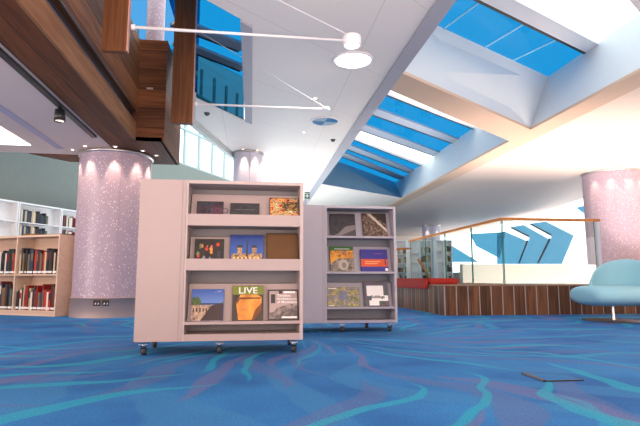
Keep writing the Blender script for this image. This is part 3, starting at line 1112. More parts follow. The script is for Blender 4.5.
def plates(parent, name, items, wd, ht, d=.0042, label=None):
    """thin printed areas: (material, polygon in 0..1 cover coordinates); later ones sit on top"""
    m_ = MB(); mats = []
    for i, (mm, poly) in enumerate(items):
        if mm not in mats:
            mats.append(mm)
        m_.mi = mats.index(mm)
        y = -.0034 - i * .00035
        m_.prism([((p[0] - .5) * wd, y, p[1] * ht) for p in poly], (0, .0003, 0))
    o = m_.build(name, mats, parent, local=True)
    if label:
        o['label'] = label
    return o


def rc(x0, y0, x1, y1):
    return [(x0, y0), (x1, y0), (x1, y1), (x0, y1)]


def title(parent, s, wd, ht, u, v, size, m_, xs=1.0, bold=0.0, align='LEFT', name='title'):
    return text_mesh(name, s, size, m_, parent, ((u - .5) * wd, -.0080, v * ht), align=align, xs=xs, bold=bold, ext=.0003)


W_ = mat('print_white', (.85, .85, .83), .5)
K_ = mat('print_black', (.012, .012, .015), .4)
random.seed(3)
g1 = 'books on the larger display unit'
g2 = 'books on the smaller display unit'
zr1, zr2, zr3 = z_(226) + .025, z_(270.5) + .025, z_(324.3) + .025


def art_space(t, wd, ht):
    plates(t, 'cover_picture', [(art_mat('teal_night', [srgb(8, 14, 24), srgb(18, 50, 62), srgb(60, 30, 50), srgb(14, 14, 26)], 14), rc(.02, .02, .98, .98)),
                                (mat('dusk_red', srgb(86, 34, 48), .5), [(.45, .35), (.98, .2), (.98, .7), (.6, .75)])], wd, ht)
    title(t, 'SOO', wd, ht, .5, .45, .07, mat('dim_print', srgb(60, 70, 96), .5), 1.1)


face_book('dark teal and maroon picture book, larger unit top row, beside the plain charcoal book', 193.5, 221, Y1, zr1, 201.7, 0, K_, art_space, group=g1)


def art_dark(t, wd, ht):
    plates(t, 'cover_picture', [(art_mat('charcoal_photo', [srgb(16, 18, 26), srgb(40, 42, 50), srgb(22, 22, 28)], 10), rc(.02, .02, .98, .98)),
                                (mat('grey_print', srgb(80, 80, 88), .5), rc(.15, .66, .85, .70))], wd, ht)


face_book('plain charcoal book on the top row of the larger unit', 228, 258, Y1, zr1, 203.6, 0, K_, art_dark, group=g1)


def art_market(t, wd, ht):
    plates(t, 'cover_picture', [(art_mat('market_photo', [srgb(20, 14, 14), srgb(176, 52, 30), srgb(214, 170, 90), srgb(90, 84, 70), srgb(226, 210, 160)], 22, 4), rc(.02, .02, .98, .98)),
                                (art_mat('market_dark', [srgb(14, 12, 14), srgb(80, 60, 30), srgb(190, 140, 50)], 40, 4), rc(.42, .50, .97, .85))], wd, ht)


face_book('book with a busy red and gold photograph, larger unit top row', 268.5, 298.6, Y1, zr1, 198.2, 0, K_, art_market, group=g1)


def art_flower(t, wd, ht):
    items = [(art_mat('black_orchid', [srgb(10, 9, 9), srgb(18, 16, 16), srgb(40, 30, 24)], 12), rc(.01, .01, .99, .99))]
    cs = [srgb(196, 60, 40), srgb(214, 140, 60), srgb(110, 120, 70), srgb(190, 90, 90), srgb(120, 130, 150)]
    rnd = random.Random(5)
    for i in range(16):
        u, v = rnd.uniform(.12, .6), rnd.uniform(.2, .8)
        s_ = rnd.uniform(.03, .08)
        items.append((mat('petal_%d' % (i % 5), cs[i % 5], .5), [(u + s_ * math.cos(a_) * (.6 + .4 * (a_ > 2)), v + s_ * math.sin(a_)) for a_ in [k * PI / 3 for k in range(6)]]))
    items.append((mat('petal_0', cs[0], .5), [(.75, .72), (.85, .74), (.84, .86), (.74, .84)]))
    plates(t, 'cover_picture', items, wd, ht)
    plates(t, 'title', [(mat('dim_print', srgb(60, 70, 96), .5), rc(.78, .3 + .05 * k, .88, .32 + .05 * k)) for k in range(6)], wd, ht * 1.0)


face_book('black book with small red and orange flowers on the larger unit', 192.5, 222.5, Y1, zr2, 239, 0, K_, art_flower, group=g1)


def art_city(t, wd, ht):
    sky = art_mat('dusk_sky_print', [srgb(40, 90, 160), srgb(26, 80, 158), srgb(10, 44, 116)], .3, kind='v')
    stone = art_mat('lit_stone', [srgb(60, 48, 44), srgb(150, 120, 90), srgb(196, 160, 110)], 60, 4)
    dk = mat('night_stone', srgb(52, 50, 62), .6)
    items = [(sky, rc(.01, .01, .99, .99)), (dk, rc(.02, .02, .98, .3)), (stone, rc(.05, .22, .95, .42)),
             (stone, rc(.22, .4, .36, .62)), (stone, rc(.66, .4, .79, .62)), (dk, [(.2, .6), (.38, .6), (.36, .68), (.22, .68)]), (dk, [(.64, .6), (.81, .6), (.79, .68), (.66, .68)]),
             (dk, [(.47, .2), (.54, .2), (.52, .82), (.505, .86), (.49, .82)])]
    for k in range(7):
        items.append((mat('lit_arch', srgb(236, 196, 120), .5), rc(.10 + .12 * k, .24, .15 + .12 * k, .32)))
    plates(t, 'cover_picture', items, wd, ht)


face_book('deep blue book with floodlit towers at dusk, middle row of the larger unit', 228.5, 263, Y1, zr2, 235, 0, mat('navy_cover', srgb(14, 40, 96), .4), art_city, group=g1)


def art_plain(t, wd, ht):
    plates(t, 'cover_border', [(mat('brown_border', srgb(66, 44, 20), .6), rc(.01, .01, .99, .99)), (mat('brown_cloth', srgb(92, 62, 26), .7, noise=.08), rc(.05, .03, .95, .96))], wd, ht)


face_book('plain dark brown book, middle row of the larger unit', 265.5, 298.6, Y1, zr2, 233.3, 0, mat('brown_cover', srgb(66, 44, 20), .6), art_plain, group=g1)


def art_ruin(t, wd, ht):
    sky = art_mat('clear_sky_print', [srgb(150, 180, 214), srgb(96, 136, 196), srgb(36, 84, 168)], .26, kind='v')
    stone = art_mat('pale_ruin', [srgb(96, 76, 62), srgb(168, 142, 120), srgb(196, 172, 148)], 40, 4)
    tree = art_mat('tree_print', [srgb(24, 50, 20), srgb(70, 104, 34)], 60)
    sea = mat('sea_print', srgb(22, 60, 120), .4)
    dk = mat('dark_rock_print', srgb(58, 44, 46), .6)
    items = [(sky, rc(.01, .01, .99, .99)), (sea, rc(.01, .5, .99, .56)), (stone, rc(.01, .01, .99, .5)), (tree, [(.01, .5), (.3, .5), (.3, .62), (.2, .76), (.06, .74), (.01, .66)]),
             (tree, [(.86, .5), (.99, .5), (.99, .6)]), (dk, [(.3, .02), (.99, .02), (.99, .55), (.62, .48)])]
    for k in range(6):
        items.append((dk, rc(.06 + .1 * k, .28, .10 + .1 * k, .4)))
    plates(t, 'cover_picture', items, wd, ht)
    plates(t, 'title', [(W_, rc(.7, .9, .92, .915)), (W_, rc(.78, .93, .92, .94))], wd, ht * .999)


face_book('book with blue sky over pale ruins, bottom row of the larger unit', 191, 223.5, Y1, zr3, 289.2, 0, mat('sky_cover', srgb(40, 80, 150), .4), art_ruin, group=g1)


def art_gold(t, wd, ht):
    gr = mat('olive_band', srgb(112, 128, 24), .5)
    dk = art_mat('umber_print', [srgb(24, 16, 12), srgb(50, 30, 16)], 12)
    am = art_mat('amber_print', [srgb(176, 104, 20), srgb(218, 140, 36), srgb(236, 168, 60)], 7, 2)
    items = [(dk, rc(.01, .01, .99, .99)), (gr, rc(.01, .74, .99, .99)),
             (am, [(.20, .02), (.70, .02), (.94, .3), (.94, .66), (.80, .74), (.26, .74), (.12, .5)]),
             (mat('umber_block', srgb(112, 62, 18), .6), [(.62, .02), (.70, .02), (.94, .3), (.94, .5), (.74, .3)]),
             (mat('umber_block', srgb(112, 62, 18), .6), [(.14, .46), (.24, .60), (.9, .62), (.9, .66), (.22, .66), (.13, .52)])]
    plates(t, 'cover_picture', items, wd, ht)['label'] = 'amber and umber abstract picture'
    title(t, 'LIVE', wd, ht, .5, .77, .078, W_, 1.15, .0008, 'CENTER')


face_book('amber book with olive band and big white letters on the larger unit', 232.3, 263.5, Y1, zr3, 285.8, 0, K_, art_gold, group=g1)


def art_mount(t, wd, ht):
    bg_ = mat('rose_grey_cover', srgb(168, 150, 146), .5)
    mt = art_mat('mono_mountain', [srgb(50, 44, 46), srgb(96, 86, 84), srgb(146, 132, 128)], 22, 5)
    items = [(bg_, rc(.05, .05, .96, .95)), (mt, [(.05, .05), (.96, .05), (.96, .5), (.75, .52), (.5, .46), (.3, .4), (.2, .28), (.05, .24)]),
             (K_, rc(.36, .86, .48, .96)), (W_, rc(.52, .88, .9, .94)), (K_, rc(.10, .55, .24, .84)), (W_, rc(.45, .07, .95, .12))]
    plates(t, 'cover_picture', items, wd, ht)
    for k, s_ in enumerate(('Timeless', 'Architecture', 'of Mountains')):
        title(t, s_, wd, ht, .3, .76 - .105 * k, .030, W_, 1.1, .0004, name='title_line')


face_book('grey book with white title over a monochrome mountain on the larger unit', 268, 298.6, Y1, zr3, 289.6, 0, mat('dark_grey_cover', srgb(46, 42, 44), .5), art_mount, group=g1)

# second unit
yr1, yr2, yr3 = y_(238) + .025, y_(273.7) + .025, y_(309) + .025


def art_hill(t, wd, ht):
    plates(t, 'cover_picture', [(art_mat('dark_hill_print', [srgb(20, 22, 30), srgb(48, 46, 52), srgb(28, 26, 32)], 9), rc(.01, .01, .99, .99)),
                                (mat('pale_slope', srgb(120, 114, 112), .6), [(.1, .02), (.99, .02), (.99, .5), (.6, .42), (.3, .1)]),
                                (mat('dusk_slope', srgb(70, 66, 70), .6), [(.4, .02), (.99, .02), (.99, .3)])], wd, ht)


face_book('black book with a pale slope, smaller unit top row', 330.5, 356.5, Y2, yr1, 213.8, 0, K_, art_hill, group=g2)


def art_diag(t, wd, ht):
    plates(t, 'cover_picture', [(art_mat('soil_print', [srgb(26, 22, 20), srgb(84, 64, 52), srgb(140, 116, 96)], 34, 4), rc(.01, .01, .99, .99)),
                                (mat('pale_path', srgb(190, 180, 166), .6), [(.2, .98), (.34, .98), (.99, .3), (.99, .18)]),
                                (mat('umber_path', srgb(40, 30, 26), .6), [(.34, .98), (.99, .98), (.99, .5)])], wd, ht)


face_book('brown book with a light diagonal stripe, smaller unit top row', 364, 388.5, Y2, yr1, 213.4, 0, K_, art_diag, group=g2)


def art_valley(t, wd, ht):
    items = [(mat('green_head', srgb(40, 104, 40), .5), rc(.01, .84, .99, .99)),
             (art_mat('ochre_field', [srgb(96, 62, 30), srgb(206, 132, 34), srgb(226, 160, 50)], 20, 3), rc(.01, .5, .99, .84)),
             (art_mat('grey_rock', [srgb(60, 56, 50), srgb(120, 108, 96), srgb(160, 146, 130)], 26, 4), rc(.01, .01, .99, .52)),
             (mat('ochre_patch', srgb(222, 156, 30), .5), [(.02, .3), (.4, .56), (.3, .62), (.02, .56)]),
             (mat('pale_stone_shape', srgb(176, 168, 154), .6), [(.55 + .22 * math.cos(a_), .27 + .22 * math.sin(a_)) for a_ in [k * PI / 6 for k in range(12)]]),
             (mat('stone_hollow', srgb(130, 120, 108), .6), [(.58 + .1 * math.cos(a_), .25 + .12 * math.sin(a_)) for a_ in [k * PI / 5 for k in range(10)]])]
    plates(t, 'cover_picture', items, wd, ht)
    plates(t, 'title', [(W_, rc(.2, .88, .85, .93)), (W_, rc(.42, .76, .64, .81))], wd, ht * .999)


face_book('book with a green head band over ochre fields, smaller unit middle row', 330.5, 354.5, Y2, yr2, 246.6, 0, mat('green_cover', srgb(36, 80, 36), .5), art_valley, group=g2)


def art_indigo(t, wd, ht):
    plates(t, 'cover_band', [(mat('indigo_print', srgb(38, 34, 132), .45), rc(.01, .01, .99, .99)), (mat('orange_band', srgb(206, 76, 26), .45), rc(.01, .22, .99, .56)),
                             (W_, rc(.88, .03, .98, .15)), (mat('soft_orange', srgb(232, 150, 100), .5), rc(.15, .42, .72, .47)),
                             (mat('soft_orange', srgb(232, 150, 100), .5), rc(.15, .33, .62, .38)), (mat('dim_indigo', srgb(110, 60, 130), .5), rc(.5, .78, .8, .82))], wd, ht)
    title(t, '1', wd, ht, .82, .30, .10, mat('navy_print', srgb(24, 28, 92), .5), 1.0, .001)


face_book('indigo book with a broad orange band, smaller unit middle row', 361.5, 389, Y2, yr2, 249.5, 0, mat('indigo_cover', srgb(34, 30, 110), .45), art_indigo, group=g2)


def art_meadow(t, wd, ht):
    plates(t, 'cover_picture', [(art_mat('meadow_print', [srgb(60, 70, 40), srgb(130, 136, 60), srgb(120, 110, 140), srgb(190, 170, 60), srgb(90, 110, 60)], 16, 4), rc(.01, .01, .99, .99)),
                                (art_mat('lilac_print', [srgb(84, 76, 130), srgb(120, 120, 150), srgb(90, 110, 60)], 24, 3), [(.32, .3), (.66, .34), (.62, .78), (.36, .7)]),
                                (W_, rc(.04, .9, .3, .94)), (W_, rc(.04, .04, .22, .07))], wd, ht)


face_book('wide book with a mottled green, yellow and lilac cover, smaller unit', 327.3, 360, Y2, yr3, 287, 0, mat('moss_cover', srgb(96, 96, 60), .5), art_meadow, group=g2)


def art_build(t, wd, ht):
    plates(t, 'cover_picture', [(art_mat('collage_print', [srgb(20, 24, 20), srgb(60, 96, 40), srgb(40, 70, 120), srgb(120, 60, 60), srgb(30, 24, 30)], 30, 4), rc(.01, .01, .99, .99)),
                                (W_, rc(.12, .42, .8, .84)), (W_, rc(.2, .04, .6, .24)), (W_, rc(.3, .22, .98, .44))], wd, ht)
    title(t, 'Buildings', wd, ht, .27, .33, .048, K_, 1.0, .001)


face_book('white book with a green and blue picture border, smaller unit bottom row', 364.5, 389, Y2, yr3, 281.8, 0, mat('collage_cover', srgb(40, 50, 50), .5), art_build, group=g2)

# ------------------------------------------------------------------ low maple bookcase at the left
BK = Vector((-3.23, 9.10, 0))
ang = math.atan2(-258, 514)                        # front runs to the upper left of the plan
# local frame: +x runs along the front to the left end, +y goes to the back
fd = Vector((-WD.y, WD.x, 0))
bd = Vector((258, 514, 0)).normalized()
rzb = math.atan2(-fd.y, -fd.x)                     # local x to the right


def bookcase(name, label, org, rz, x0, x1, dep, h, bays, shelves, m_, kick=.08, th=.028, back=None, group=None):
    t = thing(name, label, 'bookcase', org, rz, group=group)
    MB().box(x1 - th, x1, 0, dep, 0, h, .002).build('side_panel', m_, t, local=True)
    MB().box(x0, x0 + th, 0, dep, 0, h, .002).build('side_panel', m_, t, local=True)
    MB().box(x0 + th, x1 - th, 0, dep, h - .035, h, .002).build('top_panel', m_, t, local=True)
    MB().box(x0 + th, x1 - th, .02, dep, 0, kick).build('plinth', m_, t, local=True)
    MB().box(x0 + th, x1 - th, dep * .5 - .008, dep * .5 + .008, kick, h - .035).build('back_panel', back or m_, t, local=True)
    for z in shelves:
        MB().box(x0 + th, x1 - th, .003, dep, z - .022, z).build('shelf', m_, t, local=True)
    for b_ in bays:
        MB().box(b_ - th / 2, b_ + th / 2, .001, dep, kick, h - .035).build('divider', m_, t, local=True)
    return t


HB = CH + .755
sh = [.09, .70]
bookcase('low_bookcase', 'low maple bookcase full of upright books beside the socketed lavender column', BK, rzb, -3.0, 0, .70, HB, [-.98, -1.95], sh, M_bcase, kick=.065)
SP = [srgb(150, 24, 26), srgb(34, 34, 40), srgb(110, 40, 34), srgb(196, 176, 140), srgb(50, 60, 74), srgb(224, 214, 196), srgb(60, 46, 40), srgb(120, 96, 66), srgb(180, 40, 34), srgb(30, 60, 84), srgb(90, 100, 84), srgb(28, 26, 30)]
SPN = ['red', 'black', 'dark red', 'tan', 'slate blue', 'cream', 'dark brown', 'brown', 'bright red', 'navy', 'grey green', 'charcoal']
SPM = [mat('spine_%d' % i, c, .55) for i, c in enumerate(SP)]
ORD = ['first', 'second', 'third', 'fourth', 'fifth', 'sixth', 'seventh', 'eighth', 'ninth', 'tenth', 'eleventh', 'twelfth', 'thirteenth', 'fourteenth', 'fifteenth',
       'sixteenth', 'seventeenth', 'eighteenth', 'nineteenth', 'twentieth', 'twenty-first', 'twenty-second', 'twenty-third', 'twenty-fourth', 'twenty-fifth',
       'twenty-sixth', 'twenty-seventh', 'twenty-eighth', 'twenty-ninth', 'thirtieth', 'thirty-first', 'thirty-second', 'thirty-third', 'thirty-fourth', 'thirty-fifth',
       'thirty-sixth', 'thirty-seventh', 'thirty-eighth', 'thirty-ninth', 'fortieth']
M_lab = mat('shelf_label', (.8, .8, .78), .6)


def row_books(org, rz, x_right, x_left, z, hmax, where, group, wmin, wmax, parts=True, gap=.0, depth=.2, front=.035, rnd=random.Random(11), hmin=.62, lean=.12, palette=None):
    """upright books from the right end of a shelf to the left"""
    x = x_right; k = 0
    rot = Matrix.Rotation(rz, 3, 'Z')
    while True:
        wd = rnd.uniform(wmin, wmax)
        if x - wd < x_left:
            break
        ht = hmax * rnd.uniform(hmin, 1.0)
        ci = rnd.randrange(len(SPM)) if palette is None else rnd.choice(palette)
        xc = x - wd / 2
        loc = Vector(org) + rot @ Vector((xc, front + rnd.uniform(0, .02), z + .001))
        lab = '%s book, %s from the right, %s' % (SPN[ci], ORD[min(k, len(ORD) - 1)], where)
        if parts:
            t = thing('book', lab, 'book', loc, rz, group=group)
            m_ = MB(); m_.box(-wd / 2, -wd / 2 + .002, 0, depth, 0, ht); m_.box(wd / 2 - .002, wd / 2, 0, depth, 0, ht); m_.box(-wd / 2, wd / 2, -.002, .001, 0, ht)
            m_.build('cover', SPM[ci], t, local=True)
            MB().box(-wd / 2 + .0022, wd / 2 - .0022, .0015, depth - .004, .002, ht - .005).build('pages', M_pages, t, local=True)
            m_ = MB(); m_.box(-wd / 2 + .001, wd / 2 - .001, -.0035, -.002, .02, .055); m_.build('spine_label', M_lab, t, local=True)
            if k % 3 == 0:
                m_ = MB(); m_.box(-wd / 2 + .002, wd / 2 - .002, -.003, -.002, ht * .55, ht * .85); m_.build('spine_title', SPM[(ci + 3) % len(SPM)], t, local=True)
        else:
            o = MB().box(-wd / 2, wd / 2, 0, depth, 0, ht).build('book', SPM[ci])
            o.location = loc; o.rotation_euler = (0, 0, rz); tag(o, lab, 'book', group)
        x -= wd + .001 + (rnd.uniform(0, gap) if rnd.random() < .25 else 0)
        k += 1


warm = [0, 1, 2, 3, 6, 6, 7, 8, 11, 11, 4, 1, 5, 9, 10, 7, 3]
rA, rB = random.Random(4), random.Random(9)
row_books(BK, rzb, -.04, -.955, .70, .46, 'upper shelf of low maple bookcase', 'books on the upper shelf of the low bookcase', .024, .052, rnd=rA, hmin=.74, palette=warm)
row_books(BK, rzb, -.04, -.955, .09, .50, 'lower shelf of low maple bookcase', 'books on the lower shelf of the low bookcase', .024, .055, rnd=rB, hmin=.6, palette=warm)
row_books(BK, rzb, -1.0, -1.5, .70, .46, 'left bay upper shelf, low maple bookcase', 'books in the left bay of the low bookcase', .026, .05, rnd=rA, hmin=.74, palette=warm)
row_books(BK, rzb, -1.0, -1.5, .09, .50, 'left bay lower shelf, low maple bookcase', 'books in the left bay of the low bookcase', .026, .05, rnd=rB, hmin=.7, palette=warm)
# flat books / trays on top
rot = Matrix.Rotation(rzb, 3, 'Z')
o = MB().box(-.30, .30, -.16, .16, 0, .022, .003).build('wooden_tray', wood('dark_tray', srgb(70, 44, 26), srgb(100, 64, 40), 'x'))
o.location = BK + rot @ Vector((-.36, .3, HB)); o.rotation_euler = (0, 0, rzb)
tag(o, 'flat dark wooden board lying on the right part of the low bookcase top', 'board')
o = MB().box(-.16, .16, -.12, .12, 0, .05, .004).build('wooden_tray', wood('tan_tray', srgb(110, 76, 40), srgb(140, 100, 60), 'x'))
o.location = BK + rot @ Vector((-.98, .34, HB)); o.rotation_euler = (0, 0, rzb)
tag(o, 'small tan wooden box lying on the low bookcase top near its middle', 'box')

# tall white bookcases along the sage wall
TW = Vector((-5.35, 11.80, 0))
rzt = math.atan2(WD.y, WD.x)                       # local x runs along the wall, away from the lens
tops = CH + 1.72
nb = 0
for i, xo in enumerate((-.83, .34, 1.51, 2.68)):
    org = TW + WD * xo
    side = ['leftmost at the picture edge', 'second from left', 'third from left, nearest the column', 'hidden behind the column'][i]
    bookcase('tall_bookcase', 'white tall bookcase against the sage wall, %s' % side, org, rzt, 0, 1.15, .36, tops, [], [.1, .46, .82, 1.18, 1.54, 1.90], M_bcaseW,
             kick=.08, group='white bookcases along the sage wall')
    if i == 3:
        continue
    for z in (1.54, 1.90):
        row_books(org, rzt, (.62, .85, 1.0)[i], .06, z, .29, '%s shelf, %s white wall bookcase' % ('top' if z > 1.7 else 'second highest', ['first', 'second', 'third'][i]),
                  'books in the white wall bookcases', .03, .055, parts=False, rnd=random.Random(40 + i), depth=.11, palette=[1, 4, 5, 9, 10, 2, 5, 3, 0])

# ------------------------------------------------------------------ wooden bench plinth, cushion, glass railing
BX, BY = 3.27, 8.49
BT = .52
bn = thing('bench_plinth', 'long walnut clad bench plinth carrying the glass railing', 'bench', (BX, BY, 0))
MB().box(BX + .012, 12.99, BY, BY + .012, 0, BT - .02).build('front_cladding', M_bench_f, bn)
MB().box(BX, BX + .012, BY, 17.5, 0, BT - .02).build('side_cladding', M_bench_s, bn)
mb = MB(); mb.flat([(BX - .005, BY - .005), (12.99, BY - .005), (12.99, BY + .62), (4.62, BY + .62), (4.62, 17.5), (BX - .005, 17.5)], BT - .02, BT)
mb.build('top_board', wood('walnut_top', srgb(120, 92, 72), srgb(158, 128, 104), 'x'), bn)
mb = MB(); mb.box(BX, 12.99, BY + .02, BY + .035, .0, .012); mb.build('floor_strip', M_black, bn)
M_red = mat('red_fabric', srgb(160, 38, 28), .85, noise=.06, nscale=60, bump=.2)
cu = thing('bench_cushion', 'red upholstered cushion wrapped over the corner of the walnut bench', 'cushion', (3.6, 11, BT))
mb = MB(); mb.box(BX + .01, BX + .60, 9.25, 16.5, BT + .001, BT + .115, .03); o = mb.build('seat_pad', M_red, cu)
mb = MB(); mb.box(BX - .075, BX - .008, 9.25, 16.5, BT - .085, BT + .112, .025); mb.build('side_pad', M_red, cu)

GX, GY = 4.47, 8.69
RZ = 1.69
e = P(597, 221, y=GY)
GXe = e.x
M_clip = M_steel


gr = thing('glass_railing', 'clear glass railing with a honey wood handrail standing on the walnut bench', 'railing', (GX, GY, BT))


def glass_panel(p0, p1, label, z0=BT, z1=RZ - .01):
    p0, p1 = Vector(p0), Vector(p1)
    d = (p1 - p0).normalized()
    a_ = p0 + d * .008; b_ = p1 - d * .008
    n_ = d.cross(Vector((0, 0, 1))) * .012
    H = Vector((0, 0, 1))
    t = MB().prism([a_ + H * z0 + d * .012, b_ + H * z0 - d * .012, b_ + H * z1 - d * .012, a_ + H * z1 + d * .012], n_).build('glass_panel', M_clear, gr)
    m_ = MB()
    m_.prism([a_ + H * z0, a_ + d * .011 + H * z0, a_ + d * .011 + H * z1, a_ + H * z1], n_)
    m_2 = MB(); m_2.prism([b_ + H * z0, b_ - d * .011 + H * z0, b_ - d * .011 + H * z1, b_ + H * z1], n_)
    m_.build('pane_edge', M_edge, t)['label'] = 'dark green glass edge'
    m_2.build('pane_edge', M_edge, t)['label'] = 'dark green glass edge'
    m_ = MB(); m_.prism([a_ + H * z0 - n_ * .6, b_ + H * z0 - n_ * .6, b_ + H * (z0 + .02) - n_ * .6, a_ + H * (z0 + .02) - n_ * .6], n_ * .55)
    m_.build('channel', M_clip, t)


glass_panel((GX, GY, 0), (GXe - .06, GY, 0), 'wide clear glass panel facing the room between railing corner and grey post')
ys = [GY, 10.0, 11.46, 12.82, 14.13]
nm = ['first panel back from the railing corner', 'second panel back from the railing corner', 'third panel back from the railing corner', 'farthest panel back from the railing corner']
for i in range(4):
    glass_panel((GX, ys[i] + .01, 0), (GX, ys[i + 1], 0), 'clear glass on the receding side, ' + nm[i])
hr = gr
mb = MB(); mb.box(GX - .03, GXe + .05, GY - .035, GY + .035, RZ - .012, RZ + .036, .008); mb.build('handrail', M_rail, hr)
mb = MB(); mb.box(GX - .035, GX + .035, GY + .037, 14.2, RZ - .012, RZ + .036, .008); mb.build('handrail', M_rail, hr)
mb = MB(); mb.box(GXe - .045, GXe + .03, GY - .03, GY + .03, BT, RZ - .013, .003); po = mb.build('post', mat('pale_post', srgb(190, 196, 206), .4), gr)
po['label'] = 'pale grey square end post'
mb = MB(); mb.box(GXe - .055, GXe + .045, GY - .045, GY + .045, BT, BT + .012); mb.build('post_foot', M_steel, po)
# rail behind and the stair handrail
r0, r1 = P(394, 251, y=18.4), P(411, 248.5, y=18.4)
r2t = thing('glass_railing', 'short farther railing with a wooden top rail beyond the red cushion', 'railing', (r0.x, 18.4, 0))
MB().bar(r0 + Vector((-1, 0, .0)), r1, .07, .07).build('top_rail', M_rail, r2t)
MB().box(r0.x - 1, r1.x, 18.4, 18.412, .02, r0.z - .04).build('pane', M_clear, r2t)
for x in (r0.x + .1, r1.x - .05):
    MB().box(x - .02, x + .02, 18.38, 18.43, 0, r0.z - .04).build('post', M_steel, r2t)
a_, b_ = P(418, 259, y=16.3), P(429, 276.5, y=16.3)
st = thing('stair_handrail', 'sloping honey wood stair handrail seen through the glass above the red cushion', 'handrail', b_)
MB().bar(a_, b_ + (b_ - a_) * .9, .07, .06).build('rail', M_rail, st)
MB().tube((b_.x, 16.3, 0), b_ - Vector((0, 0, .02)), .02).build('baluster', M_steel, st)

# far bookcases behind the glass
for i, (pa, pb, Yb, lab) in enumerate(((409, 432, 20.5, 'white far bookcase seen through the glass, left of the distant column'),
                                       (437, 452.5, 19.5, 'white far bookcase seen through the glass, right of the distant column'),
                                       (386, 408, 21.5, 'white far bookcase behind the short rear railing'))):
    x0_, x1_ = P(pa, 260, y=Yb).x, P(pb, 260, y=Yb).x
    hh = P(pa, 240, y=Yb).z
    bookcase('far_bookcase', lab, Vector((x0_, Yb, 0)), 0, 0, x1_ - x0_, .4, hh, [(x1_ - x0_) / 2], [.1, .5, .9, 1.3, 1.7], M_bcaseW, group=None)
    for z in (.5, .9, 1.3, 1.7):
        wd = x1_ - x0_
        row_books(Vector((x0_, Yb, 0)), 0, wd - .05, wd - .05 - wd * .38, z, .3, '%s of bookcase %s' % ({.5: 'low row', .9: 'second row', 1.3: 'third row', 1.7: 'top row'}[z], ('left of distant column', 'right of distant column', 'behind rear railing')[i]),
                  'books in the far bookcases', .05, .09, parts=False, rnd=random.Random(70 + i * 7 + int(z * 10)), depth=.12, palette=[3, 7, 6, 5, 10])

# ------------------------------------------------------------------ first aid sign stand
sg = P(307, 196, y=10.5)
ss = thing('sign_stand', 'thin white post carrying a small green sign between the two display units', 'sign', (sg.x + .02, 10.5, 0))
MB().box(sg.x + .01, sg.x + .03, 10.5, 10.52, .02, sg.z + .42).build('post', M_lampwhite, ss)
MB().lathe([(0, 0), (.16, 0), (.16, .015), (0, .02)], sg.x + .02, 10.51, 24).build('foot', M_lampwhite, ss)
pl = MB().box(sg.x - .055, sg.x + .055, 10.485, 10.497, sg.z - .06, sg.z + .05).build('sign_plate', mat('sign_green', srgb(0, 128, 92), .5), ss)
mb = MB(); mb.box(sg.x - .01, sg.x + .014, 10.481, 10.485, sg.z - .035, sg.z + .035); mb.box(sg.x - .033, sg.x + .037, 10.4805, 10.485, sg.z - .012, sg.z + .012)
mb.build('white_cross', W_, pl)
MB().box(sg.x - .055, sg.x + .055, 10.485, 10.497, sg.z + .06, sg.z + .085).build('caption_plate', mat('caption_grey', srgb(120, 130, 130), .5), ss)

# ------------------------------------------------------------------ swivel lounge chair
chx, chy = 5.35, 7.10
ch = thing('lounge_chair', 'pale blue swivel lounge chair with a rounded shell before the walnut bench', 'chair', (chx, chy, 0))
M_up = mat('blue_wool', srgb(150, 202, 216), .9, noise=.04, nscale=120, bump=.15)
MB().lathe([(0, .018), (.05, .018), (.44, .012), (.46, .006), (.46, 0), (0, 0)], 0, 0, 48).build('base_plate', mat('dark_chrome', (.16, .15, .16), .3, .9), ch, local=True)
MB().lathe([(.03, .015), (.026, .03), (.026, .22)], 0, 0, 20).build('pedestal', M_chrome, ch, local=True)
# seat: rounded cushion swept from superellipse sections; chair turned so that its front faces left


def superloft(sections, name, m_, parent, n=28, sub=1):
    """sections: (centre, half width vector, half height vector, exponent)"""
    m__ = MB(); rings = []
    for c, u, v, ex in sections:
        c, u, v = Vector(c), Vector(u), Vector(v)
        ring = []
        for i in range(n):
            a_ = 2 * PI * i / n
            cs, sn = math.cos(a_), math.sin(a_)
            k1 = math.copysign(abs(cs) ** (2 / ex), cs); k2 = math.copysign(abs(sn) ** (2 / ex), sn)
            ring.append(m__.bm.verts.new(c + u * k1 + v * k2))
        rings.append(ring)
    for a_, b_ in zip(rings, rings[1:]):
        for i in range(n):
            j = (i + 1) % n
            m__.bm.faces.new((a_[i], a_[j], b_[j], b_[i])).smooth = True
    m__.bm.faces.new(list(reversed(rings[0]))).smooth = True
    m__.bm.faces.new(rings[-1]).smooth = True
    bmesh.ops.recalc_face_normals(m__.bm, faces=m__.bm.faces)
    return m__.build(name, m_, parent, local=True, sub=sub)


# seat runs from the front edge (-x) to the back (+x); in y it is 0.8 wide
secs = []
for x, hy, hz, zc in ((-.60, .22, .03, .345), (-.595, .32, .075, .345), (-.56, .42, .115, .343), (-.47, .48, .135, .342), (-.3, .53, .137, .34), (0, .55, .137, .338),
                      (.3, .54, .135, .338), (.5, .47, .13, .34), (.62, .38, .11, .345), (.70, .27, .06, .35), (.71, .18, .03, .35)):
    secs.append(((x + .07, 0, zc), (0, hy, 0), (0, 0, hz), 2.6))
superloft(secs, 'seat', M_up, ch)
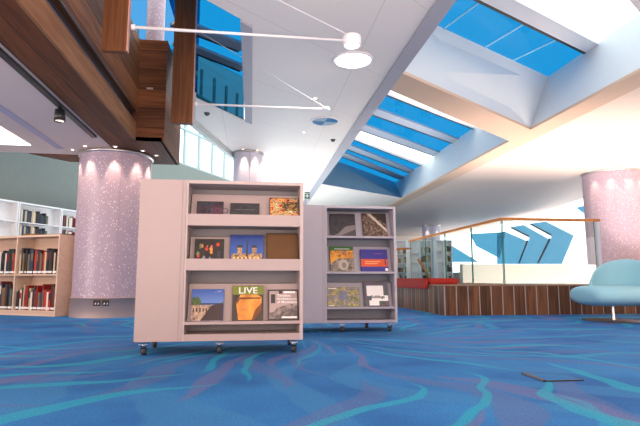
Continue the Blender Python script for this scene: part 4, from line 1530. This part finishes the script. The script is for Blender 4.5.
# shell back: curved wall wrapping the far right side of the seat, low at its two ends
m_ = MB(); n = 40
nz = 10
grid_o, grid_i = [], []
for i in range(n + 1):
    t_ = i / n
    a_ = R(-62) + t_ * R(224)
    prof = math.sin(PI * t_) ** .8
    hgt = .06 + .46 * prof
    ro, ri = [], []
    for j in range(nz + 1):
        v = j / nz
        z = .33 + hgt * v
        thick = .085 * (1 - .45 * v) * math.sqrt(max(.02, 1 - v ** 7))
        flare = -.10 * v * v + .04 * v
        ox, oy = .54 + flare, .52 + flare
        ro.append(Vector((.22 + ox * math.cos(a_), oy * math.sin(a_), z)))
        ri.append(Vector((.22 + (ox - thick) * math.cos(a_), (oy - thick) * math.sin(a_), z)))
    grid_o.append([m_.bm.verts.new(p) for p in ro]); grid_i.append([m_.bm.verts.new(p) for p in ri])
for i in range(n):
    for j in range(nz):
        m_.bm.faces.new((grid_o[i][j], grid_o[i + 1][j], grid_o[i + 1][j + 1], grid_o[i][j + 1]))
        m_.bm.faces.new((grid_i[i][j + 1], grid_i[i + 1][j + 1], grid_i[i + 1][j], grid_i[i][j]))
    m_.bm.faces.new((grid_o[i][nz], grid_o[i + 1][nz], grid_i[i + 1][nz], grid_i[i][nz]))
    m_.bm.faces.new((grid_i[i][0], grid_i[i + 1][0], grid_o[i + 1][0], grid_o[i][0]))
for i in (0, n):
    for j in range(nz):
        q = (grid_o[i][j], grid_o[i][j + 1], grid_i[i][j + 1], grid_i[i][j])
        m_.bm.faces.new(q if i == 0 else tuple(reversed(q)))
bmesh.ops.recalc_face_normals(m_.bm, faces=m_.bm.faces)
m_.build('backrest', M_up, ch, local=True, sub=1)
MB().tube((0, 0, .205), (0, 0, .225), .10, n=24).build('swivel_plate', M_black, ch, local=True)
ch.rotation_euler = (0, 0, R(-6))

ch.scale = (.88, 1.0, 1.1)
# ------------------------------------------------------------------ floor box
fb = thing('floor_box', 'square carpeted floor box with a raised black rim in the open carpet', 'floor box', (1.9, 3.12, 0))
mb = MB()
mb.box(1.765, 1.782, 2.995, 3.255, 0, .012); mb.box(1.782, 2.03, 2.995, 3.006, 0, .008)
mb.box(1.782, 2.03, 3.25, 3.255, 0, .002); mb.box(2.025, 2.03, 3.006, 3.25, 0, .002)
mb.build('rim', M_black, fb)
mb = MB(); mb.box(1.782, 2.025, 3.006, 3.25, 0, .0015); mb.build('lid', bpy.data.materials['patterned_carpet'], fb)
mb = MB(); mb.box(1.7645, 1.7652, 3.0, 3.25, .004, .009); mb.build('rim_highlight', mat('pale_metal', srgb(190, 170, 170), .3, .6), fb)  # glint along the rim, painted on as a thin pale strip
